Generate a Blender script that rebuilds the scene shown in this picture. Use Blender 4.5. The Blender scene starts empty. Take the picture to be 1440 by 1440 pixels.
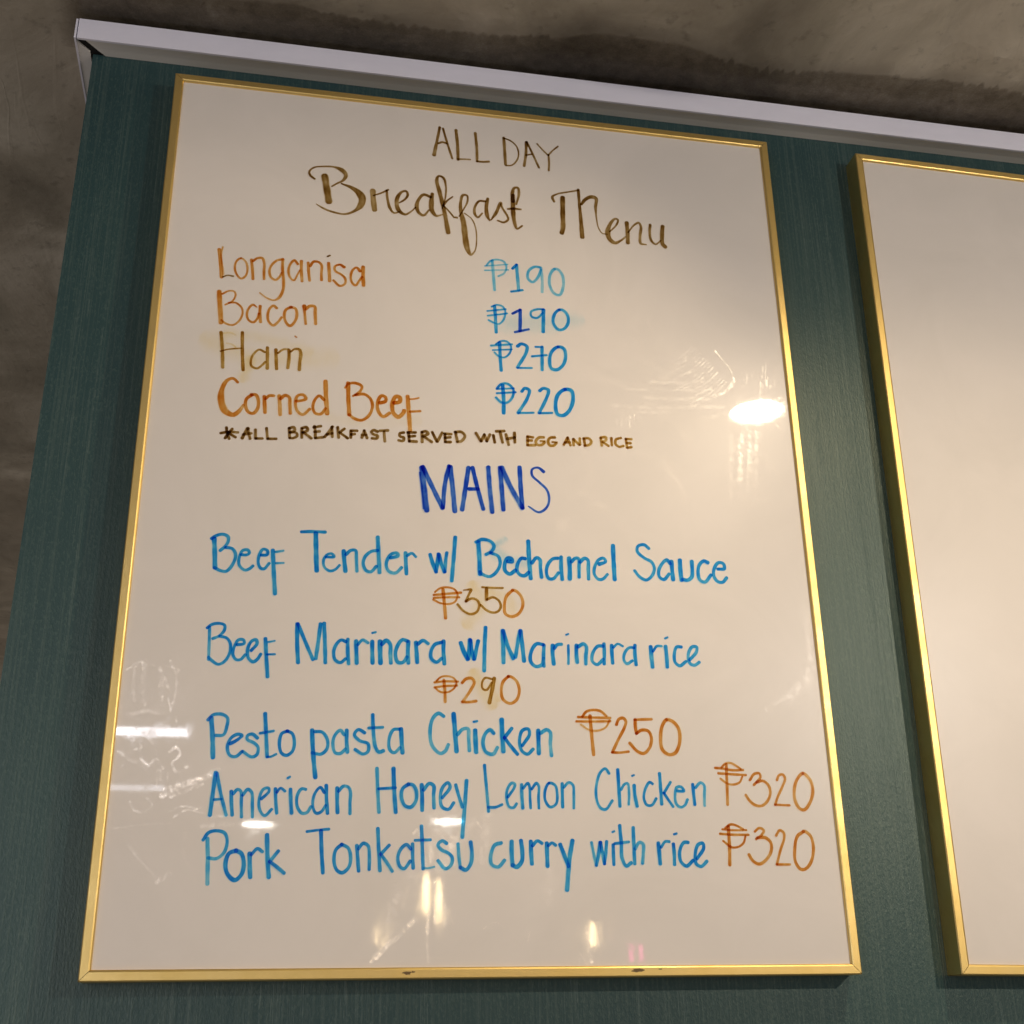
import bpy, bmesh, math, random
from mathutils import Vector, Matrix, noise

random.seed(7)
S = bpy.context.scene
COL = S.collection

# ------------------------------------------------------------ camera, world, lamps, exposure
cam_data = bpy.data.cameras.new("camera")
cam = bpy.data.objects.new("camera", cam_data)
COL.objects.link(cam)
_r = Vector((0.98188341, -0.18878695, -0.01626243))
_f = Vector((0.18068406, 0.90696462, 0.3804845))
_u = _r.cross(_f)
cam.matrix_world = Matrix(((_r.x, _u.x, -_f.x, 0.13507473),
                           (_r.y, _u.y, -_f.y, -1.09721558),
                           (_r.z, _u.z, -_f.z, -0.04017276),
                           (0, 0, 0, 1)))
cam_data.sensor_width = 36.0
cam_data.lens = 36.0 * 1769.736 / 1440.0
cam_data.clip_start = 0.01
cam_data.clip_end = 200
S.camera = cam

world = bpy.data.worlds.new("World")
S.world = world
world.use_nodes = True
bg = world.node_tree.nodes["Background"]
bg.inputs[0].default_value = (0.62, 0.535, 0.485, 1)
bg.inputs[1].default_value = 0.29

def area(name, loc, aim, size, size_y, power, color):
    d = bpy.data.lights.new(name, 'AREA')
    d.shape = 'RECTANGLE'; d.size = size; d.size_y = size_y
    d.energy = power; d.color = color
    o = bpy.data.objects.new(name, d); COL.objects.link(o)
    o.location = loc
    o.rotation_euler = (Vector(aim) - Vector(loc)).to_track_quat('-Z', 'Y').to_euler()
    return o
WINDOW = area('window_light', (-2.2, -4.6, 0.1), (0.3, 0, 0.7), 2.2, 1.2, 36, (0.84, 0.86, 1.0))
SPOT_L = 46.0       # radiance of the ceiling spotlight's lens
def beam(name, watts, half, aim, r=.008, loc=(.874, -.560, .8655), col=(1.0, .80, .56)):
    d = bpy.data.lights.new(name, 'SPOT'); d.energy = watts; d.color = col
    d.spot_size = math.radians(2 * half); d.spot_blend = 1.0; d.shadow_soft_size = r
    o = bpy.data.objects.new(name, d); COL.objects.link(o)
    o.location = loc                           # the default is inside the mouth of the ceiling spotlight
    o.rotation_euler = Vector(aim).to_track_quat('-Z', 'Y').to_euler()
beam('spot_spill', 21, 80, (0, 0, -1))
beam('spot_beam', 17, 38, (-.78, .43, -.45))
beam('added_fill_beam', 54, 84, (-1, 1.6, -.3), .035, (1.55, -1.6, .70), (1.0, .90, .79))  # added fill lamp out of view, evens the light over the boards

S.cycles.transparent_max_bounces = 48   # many thin overlapping ink and residue films
S.view_settings.view_transform = 'Standard'
S.view_settings.look = 'None'
S.view_settings.gamma = 1
S.view_settings.exposure = 0.10

# ------------------------------------------------------------ helpers
class Nt:
    def __init__(self, m):
        self.t = m.node_tree; self.n = self.t.nodes; self.l = self.t.links
    def add(self, kind, **kw):
        n = self.n.new(kind)
        for k, v in kw.items():
            if k == 'ins':
                for a, b in v.items():
                    if isinstance(b, bpy.types.NodeSocket): self.l.new(b, n.inputs[a])
                    else: n.inputs[a].default_value = b
            else: setattr(n, k, v)
        return n
    def math(self, op, a, b=None, c=None, clamp=False):
        n = self.n.new('ShaderNodeMath'); n.operation = op; n.use_clamp = clamp
        for i, v in enumerate((a, b, c)):
            if v is None: continue
            if isinstance(v, bpy.types.NodeSocket): self.l.new(v, n.inputs[i])
            else: n.inputs[i].default_value = v
        return n.outputs[0]
    def coord(self, scale=(1, 1, 1), rot=(0, 0, 0)):
        c = self.add('ShaderNodeNewGeometry')
        m = self.add('ShaderNodeMapping')
        self.l.new(c.outputs['Position'], m.inputs['Vector'])
        m.inputs['Scale'].default_value = scale
        m.inputs['Rotation'].default_value = rot
        return m.outputs[0]
    def noise(self, vec, scale, detail=3, rough=.5, dist=0):
        n = self.add('ShaderNodeTexNoise', ins={'Scale': scale, 'Detail': detail, 'Roughness': rough, 'Distortion': dist})
        self.l.new(vec, n.inputs['Vector'])
        return n.outputs['Fac']
    def ramp(self, fac, stops):
        r = self.add('ShaderNodeValToRGB')
        e = r.color_ramp.elements
        while len(e) < len(stops): e.new(0.5)
        for i, (p, c) in enumerate(stops):
            e[i].position = p
            e[i].color = (c, c, c, 1) if not isinstance(c, (tuple, list)) else (*c, 1)
        self.l.new(fac, r.inputs[0])
        return r.outputs[0]
    def mixc(self, fac, a, b, mode='MIX'):
        n = self.add('ShaderNodeMix', data_type='RGBA', blend_type=mode)
        for k, v in ((0, fac), (6, a), (7, b)):
            if isinstance(v, bpy.types.NodeSocket): self.l.new(v, n.inputs[k])
            else: n.inputs[k].default_value = (*v, 1) if isinstance(v, tuple) and len(v) == 3 else v
        return n.outputs[2]
    def bump(self, h, strength, dist, normal=None):
        b = self.add('ShaderNodeBump', ins={'Strength': strength, 'Distance': dist})
        self.l.new(h, b.inputs['Height'])
        if normal: self.l.new(normal, b.inputs['Normal'])
        return b.outputs[0]

def mat(name, col=(.5, .5, .5), rough=.5, metal=0, **kw):
    m = bpy.data.materials.new(name); m.use_nodes = True
    b = m.node_tree.nodes['Principled BSDF']
    b.inputs['Base Color'].default_value = (*col, 1)
    b.inputs['Roughness'].default_value = rough
    b.inputs['Metallic'].default_value = metal
    for k, v in kw.items(): b.inputs[k].default_value = v
    return m, b, Nt(m)

def link_mesh(name, verts, faces, m, parent=None, smooth=False):
    me = bpy.data.meshes.new(name)
    me.from_pydata(verts, [], faces)
    for mm in (m if isinstance(m, list) else [m]): me.materials.append(mm)
    if smooth:
        for p in me.polygons: p.use_smooth = True
    me.update()
    o = bpy.data.objects.new(name, me); COL.objects.link(o)
    if parent: o.parent = parent
    return o

def tidy(o):
    bm = bmesh.new(); bm.from_mesh(o.data)
    bmesh.ops.recalc_face_normals(bm, faces=bm.faces)
    bm.to_mesh(o.data); bm.free()

def empty(name, label, cat, loc=(0, 0, 0), group=None):
    o = bpy.data.objects.new(name, None); COL.objects.link(o)
    o.location = loc; o['label'] = label; o['category'] = cat
    o.empty_display_size = .05
    if group: o['group'] = group
    return o

def box(name, lo, hi, m, parent=None, bevel=0):
    bm = bmesh.new()
    bmesh.ops.create_cube(bm, size=1)
    for v in bm.verts:
        v.co = Vector([lo[i] + (v.co[i] + .5) * (hi[i] - lo[i]) for i in range(3)])
    if bevel:
        bmesh.ops.bevel(bm, geom=bm.edges[:], offset=bevel, segments=2, affect='EDGES', profile=.6)
    me = bpy.data.meshes.new(name); bm.to_mesh(me); bm.free()
    me.materials.append(m)
    o = bpy.data.objects.new(name, me); COL.objects.link(o)
    if parent: o.parent = parent
    return o

def lathe(name, prof, m, parent=None, loc=(0, 0, 0), n=40):
    vs, fs = [], []
    for r, z in prof:
        for i in range(n):
            a = 2 * math.pi * i / n
            vs.append((r * math.cos(a), r * math.sin(a), z))
    for j in range(len(prof) - 1):
        for i in range(n):
            k = (i + 1) % n
            fs.append((j * n + i, j * n + k, (j + 1) * n + k, (j + 1) * n + i))
    fs.append(tuple(range(n))); fs.append(tuple(range((len(prof) - 1) * n, len(prof) * n)))
    o = link_mesh(name, vs, fs, m, parent); o.location = loc; tidy(o)
    return o

def emit(name, col, strength):
    m = bpy.data.materials.new(name); m.use_nodes = True
    t = Nt(m); m.node_tree.nodes.remove(m.node_tree.nodes['Principled BSDF'])
    e = t.add('ShaderNodeEmission'); e.inputs[0].default_value = (*col, 1); e.inputs[1].default_value = strength
    t.l.new(e.outputs[0], m.node_tree.nodes['Material Output'].inputs[0])
    return m

# ------------------------------------------------------------ materials
# woven green wallpaper
M_WALL, b, t = mat('green_wallpaper', (.02, .05, .05), .5)
c = t.coord((1, 1, 1))
contour = t.noise(t.coord((1, 1, .005)), 210, 2, .6)
thread = t.math('SUBTRACT', 1.0, t.math('MULTIPLY', t.math('ABSOLUTE', t.math('SUBTRACT', contour, .5)), 34.0), clamp=True)
gate = t.ramp(t.noise(t.coord((1, 1, .02)), 60, 3, .6), [(.45, 0.), (.60, 1.)])
breaks = t.ramp(t.noise(t.coord((1, 1, .35)), 330, 2, .5), [(.38, .15), (.60, 1.)])
thread = t.math('MULTIPLY', t.math('MULTIPLY', thread, gate), breaks)
fine = t.noise(t.coord((1, 1, .012)), 430, 2, .5)
weave = t.noise(t.coord((1, 1, .45)), 600, 2, .6)
blotch = t.noise(c, 5, 3)
speck = t.ramp(weave, [(.54, 0.), (.66, 1.)])
base = t.mixc(t.ramp(blotch, [(.3, 0.), (.7, 1.)]), (.015, .051, .059), (.021, .060, .064))
base = t.mixc(t.math('MULTIPLY', t.ramp(fine, [(.50, 0.), (.62, 1.)]), .40), base, (.060, .100, .094))
base = t.mixc(t.math('MULTIPLY', speck, .34), base, (.080, .130, .112))
base = t.mixc(t.math('MULTIPLY', thread, .38), base, (.15, .20, .18))
t.l.new(base, b.inputs['Base Color'])
h = t.math('ADD', t.math('MULTIPLY', weave, 1.0), t.math('MULTIPLY', fine, .35))
h = t.math('ADD', h, t.math('MULTIPLY', thread, .30))
t.l.new(t.bump(h, .40, .0008), b.inputs['Normal'])
b.inputs['Roughness'].default_value = .42
b.inputs['Specular IOR Level'].default_value = .65
b.inputs['Specular Tint'].default_value = (.93, 1, .80, 1)

# rough brown skim-coated concrete
M_CONC, b, t = mat('brown_concrete', (.1, .08, .05), .75)
c = t.coord((1, 1, 1), (0, 0, .5))
n1 = t.noise(c, 4.5, 6, .6, .6)
n2 = t.noise(t.coord((1, .5, 1), (0, 0, -.35)), 7, 4, .55, .8)
n3 = t.noise(c, 60, 4, .6)
base = t.ramp(n1, [(.30, (.24, .21, .155)), (.5, (.42, .375, .285)), (.68, (.66, .60, .48))])
base = t.mixc(t.ramp(n2, [(.45, 0.), (.75, .7)]), base, (.42, .36, .27))
base = t.mixc(t.ramp(n3, [(.58, 0.), (.75, .35)]), base, (.05, .038, .026))
t.l.new(base, b.inputs['Base Color'])
h = t.math('ADD', t.math('MULTIPLY', n2, 1.0), t.math('MULTIPLY', n1, .7))
cr = t.noise(t.coord((1, .35, 1), (0, 0, -.5)), 9, 3, .6, 1.2)
ridge = t.math('SUBTRACT', 1.0, t.math('MULTIPLY', t.math('ABSOLUTE', t.math('SUBTRACT', cr, .5)), 38.0), clamp=True)
ridge = t.math('MULTIPLY', ridge, t.ramp(n1, [(.45, 0.), (.62, 1.)]))
h = t.math('ADD', h, t.math('MULTIPLY', n3, .12))
h = t.math('ADD', h, t.math('MULTIPLY', ridge, .05))
t.l.new(t.bump(h, .6, .010), b.inputs['Normal'])
t.l.new(t.ramp(n1, [(.3, .75), (.7, .48)]), b.inputs['Roughness'])

# white painted trim
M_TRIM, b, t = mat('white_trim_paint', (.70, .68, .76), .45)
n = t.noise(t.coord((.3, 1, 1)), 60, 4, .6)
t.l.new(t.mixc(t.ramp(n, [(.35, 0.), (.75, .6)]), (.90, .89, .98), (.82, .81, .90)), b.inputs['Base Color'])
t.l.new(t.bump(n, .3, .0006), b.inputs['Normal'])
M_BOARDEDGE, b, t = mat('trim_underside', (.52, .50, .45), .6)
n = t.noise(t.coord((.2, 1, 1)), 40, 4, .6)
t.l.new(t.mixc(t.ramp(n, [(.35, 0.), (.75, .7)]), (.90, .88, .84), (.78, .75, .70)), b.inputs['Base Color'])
M_BLACK, b, t = mat('dark_gap', (.006, .006, .006), .8)

# gold anodised frame
M_GOLD, b, t = mat('gold_frame', (.78, .56, .22), .34, 1.0)
g = t.noise(t.coord((1, 1, 1)), 900, 2, .5)
g2 = t.noise(t.coord((1, 1, 1)), 22, 4, .6)
t.l.new(t.mixc(t.ramp(g2, [(.35, 0.), (.7, 1.)]), (.92, .68, .26), (.82, .59, .20)), b.inputs['Base Color'])
t.l.new(t.ramp(g2, [(.3, .38), (.75, .50)]), b.inputs['Roughness'])
t.l.new(t.bump(g, .12, .0002), b.inputs['Normal'])
M_CHIP, b, t = mat('worn_gold', (.16, .10, .035), .7)

# glossy white marker board with wiped residue
def board_mat(name, dirt):
    m, b, t = mat(name, (.70, .66, .63), .33)
    c = t.coord()
    sm = t.noise(c, 7, 5, .6, 1.2)
    fine = t.noise(t.coord((1, 1, .18), (0, .5, 0)), 150, 4, .7, .4)
    swirl = t.noise(c, 26, 4, .6, 3.0)
    wav = t.noise(c, 3.2, 1, .5)
    t.l.new(t.mixc(t.ramp(sm, [(.3, 0.), (.7, 1.)]), (.835, .775, .700), (.785, .730, .655)), b.inputs['Base Color'])
    b.inputs['Coat Weight'].default_value = 1
    b.inputs['Coat IOR'].default_value = 1.5
    b.inputs['Specular IOR Level'].default_value = .35
    dirty = t.math('MULTIPLY', t.ramp(sm, [(.50, 0.), (.64, 1.)]), t.ramp(fine, [(.42, 0.), (.62, 1.)]))
    sw = t.ramp(swirl, [(.56, 0.), (.66, 1.)])
    r = t.math('ADD', t.math('MULTIPLY', dirty, .07 * dirt), t.math('MULTIPLY', sw, .03 * dirt))
    r = t.math('ADD', r, .024)
    t.l.new(r, b.inputs['Coat Roughness'])
    hb = t.math('ADD', t.math('MULTIPLY', wav, 1.0), t.math('MULTIPLY', swirl, .008 * dirt))
    t.l.new(t.bump(hb, .35, .0006), b.inputs['Coat Normal'])
    return m
M_BOARD = board_mat('whiteboard_surface', 1.0)
M_BOARD2 = board_mat('whiteboard_surface_clean', .35)

# dry-erase ink: a thin stain that filters the light going to and coming from the board
def ink_mat(name, T):
    m = bpy.data.materials.new(name); m.use_nodes = True
    t = Nt(m); m.node_tree.nodes.remove(m.node_tree.nodes['Principled BSDF'])
    at = t.add('ShaderNodeAttribute', attribute_name='ink_amount')
    n = t.noise(t.coord((1, 1, .3)), 420, 3, .6)
    n2 = t.noise(t.coord(), 90, 2, .5)
    k = t.math('ADD', t.math('MULTIPLY', n, 1.4), t.math('MULTIPLY', n2, 1.7))
    k = t.math('ADD', k, -.35)
    d = t.math('MULTIPLY', at.outputs['Fac'], k)
    ch = [t.math('POWER', x, d) for x in T]
    cc = t.add('ShaderNodeCombineColor', ins={0: ch[0], 1: ch[1], 2: ch[2]})
    tr = t.add('ShaderNodeBsdfTransparent'); t.l.new(cc.outputs[0], tr.inputs[0])
    gl = t.add('ShaderNodeBsdfGlossy', ins={'Roughness': .18})
    mx = t.add('ShaderNodeMixShader')
    t.l.new(t.math('MULTIPLY', at.outputs['Fac'], .022, clamp=True), mx.inputs[0])
    t.l.new(tr.outputs[0], mx.inputs[1]); t.l.new(gl.outputs[0], mx.inputs[2])
    t.l.new(mx.outputs[0], m.node_tree.nodes['Material Output'].inputs[0])
    return m
INKS = {'dk': ink_mat('ink_dark_brown', (.50, .38, .18)), 'br': ink_mat('ink_ochre_brown', (.66, .50, .20)),
        'or': ink_mat('ink_orange', (.83, .53, .20)), 'bl': ink_mat('ink_blue', (.13, .60, .96)),
        'nv': ink_mat('ink_navy', (.16, .36, .86)), 'ye': ink_mat('ink_yellow_smear', (.93, .78, .42)),
        'sm': ink_mat('ink_blue_smear', (.62, .86, .97)), 'cn': ink_mat('ceiling_paint', (.62, .60, .58))}
# dried wipe residue: a rough, faint film
def film_mat(name, rough, fac, tint):
    m = bpy.data.materials.new(name); m.use_nodes = True
    t = Nt(m); m.node_tree.nodes.remove(m.node_tree.nodes['Principled BSDF'])
    at = t.add('ShaderNodeAttribute', attribute_name='ink_amount')
    n = t.noise(t.coord(), 300, 3, .7)
    n2 = t.noise(t.coord(), 85, 4, .65, 1.5)
    g = t.math('MULTIPLY', t.ramp(n, [(.35, .2), (.7, 1.)]), t.ramp(n2, [(.42, .05), (.62, 1.)]))
    f = t.math('MULTIPLY', t.math('MULTIPLY', at.outputs['Fac'], g), fac, clamp=True)
    tr = t.add('ShaderNodeBsdfTransparent')
    gc = t.mixc(f, (0, 0, 0), tint)
    gl = t.add('ShaderNodeBsdfGlossy', ins={'Roughness': rough, 'Color': gc})
    ad = t.add('ShaderNodeAddShader')                    # a thin extra sheen on top of what lies below
    t.l.new(tr.outputs[0], ad.inputs[0]); t.l.new(gl.outputs[0], ad.inputs[1])
    t.l.new(ad.outputs[0], m.node_tree.nodes['Material Output'].inputs[0])
    return m
M_FILM = film_mat('dried_residue_film', .28, .085, (1, .97, .9))
M_FILM3 = film_mat('cloth_wipe_film', .38, .20, (1, .98, .92))
M_FILM2 = film_mat('thicker_residue_film', .24, .34, (1, .98, .95))

# ------------------------------------------------------------ ribbons (pen strokes, wipe marks)
def spline(pts, step):
    """Catmull-Rom through (x, z, w) points, resampled about every step."""
    P = [Vector(p) for p in pts]
    if len(P) == 1: P = [P[0], P[0] + Vector((step, 0, 0))]
    out = []
    for i in range(len(P) - 1):
        p0 = P[max(i - 1, 0)]; p1 = P[i]; p2 = P[i + 1]; p3 = P[min(i + 2, len(P) - 1)]
        if i == 0: p0 = p1 * 2 - p2 if (p1 - P[-1]).length > 1e-6 else P[-2]
        if i == len(P) - 2: p3 = p2 * 2 - p1 if (p2 - P[0]).length > 1e-6 else P[1]
        L = (p2 - p1).xy.length
        n = max(2, int(L / step))
        # centripetal-ish tangents
        a = max((p1 - p0).xy.length, 1e-6) ** .5; bb = max(L, 1e-6) ** .5; cc = max((p3 - p2).xy.length, 1e-6) ** .5
        m1 = (p2 - p1) + bb * ((p1 - p0) / a - (p2 - p0) / (a + bb))
        m2 = (p2 - p1) + bb * ((p3 - p2) / cc - (p3 - p1) / (bb + cc))
        for k in range(n):
            s = k / n
            out.append((2*s**3 - 3*s**2 + 1) * p1 + (s**3 - 2*s**2 + s) * m1 + (-2*s**3 + 3*s**2) * p2 + (s**3 - s**2) * m2)
    out.append(P[-1])
    return out

HARD = ((-1, 0), (-.70, .98), (-.35, .88), (0, .76), (.35, .88), (.70, .98), (1, 0))
SOFT = ((-1, 0), (-.66, .30), (-.33, .80), (0, 1), (.33, .80), (.66, .30), (1, 0))

def ribbon(verts, faces, dens, pts, d, y0, prof=HARD, step=.0008, rise=6e-5, cap=True, wob=0.):
    c = spline(pts, step)
    # lengths and tangents
    n = len(c); s = [0.]
    for i in range(1, n): s.append(s[-1] + max((c[i] - c[i-1]).xy.length, 1e-7))
    tot = s[-1]
    T = []
    for i in range(n):
        v = (c[min(i+1, n-1)] - c[max(i-1, 0)]).xy
        T.append(v.normalized() if v.length > 1e-9 else Vector((1, 0)))
    rows = []
    if cap:
        w0 = c[0].z / 2
        for q in (1, .8, .45): rows.append((c[0].xy - T[0] * w0 * q * .9, T[0], w0 * math.sqrt(max(0, 1 - q*q)) , 0, 1.25))
    k0 = random.uniform(.85, 1.1); ph = random.uniform(0, 9)
    for i in range(n):
        u = s[i] / tot if tot else 0
        e = 1 + .20 * math.exp(-s[i] / .004) + .16 * math.exp(-(tot - s[i]) / .002)
        e *= k0 * (1.06 - .22 * u) * (1 + .08 * math.sin(ph + s[i] * 260))
        w = c[i].z / 2 * (1 + .05 * math.sin(ph * 2 + s[i] * 420))
        rows.append((c[i].xy, T[i], w, u, e))
    if cap:
        w1 = c[-1].z / 2
        for q in (.45, .8, 1): rows.append((c[-1].xy + T[-1] * w1 * q * .9, T[-1], w1 * math.sqrt(max(0, 1 - q*q)), 1, 1.1))
    base = len(verts); m = len(prof); R = len(rows)
    for j, (p, tt, w, u, e) in enumerate(rows):
        nx = Vector((-tt.y, tt.x))
        if wob: nx = nx * (1 + wob * noise.noise(Vector((p.x * 300, p.y * 300, ph))))
        for a, dd in prof:
            q = p + nx * w * a
            verts.append((q.x, y0 - rise * u, q.y))
            end = 0 if (j == 0 or j == R - 1) else 1
            dens.append(dd * e * d * end)
    for j in range(R - 1):
        for a in range(m - 1):
            i0 = base + j * m + a
            faces.append((i0, i0 + 1, i0 + m + 1, i0 + m))

def ribbon_obj(name, groups, parent, mats):
    """groups: {material key: (verts, faces, dens)} joined into one mesh"""
    V, F, Dn, MI = [], [], [], []
    ml = []
    for key, (v, f, d) in groups.items():
        o = len(V); V += v; Dn += d
        F += [tuple(i + o for i in q) for q in f]; MI += [len(ml)] * len(f); ml.append(mats[key])
    ob = link_mesh(name, V, F, ml, parent)
    at = ob.data.attributes.new('ink_amount', 'FLOAT', 'POINT')
    at.data.foreach_set('value', Dn)
    ob.data.polygons.foreach_set('material_index', MI)
    return ob

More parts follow.
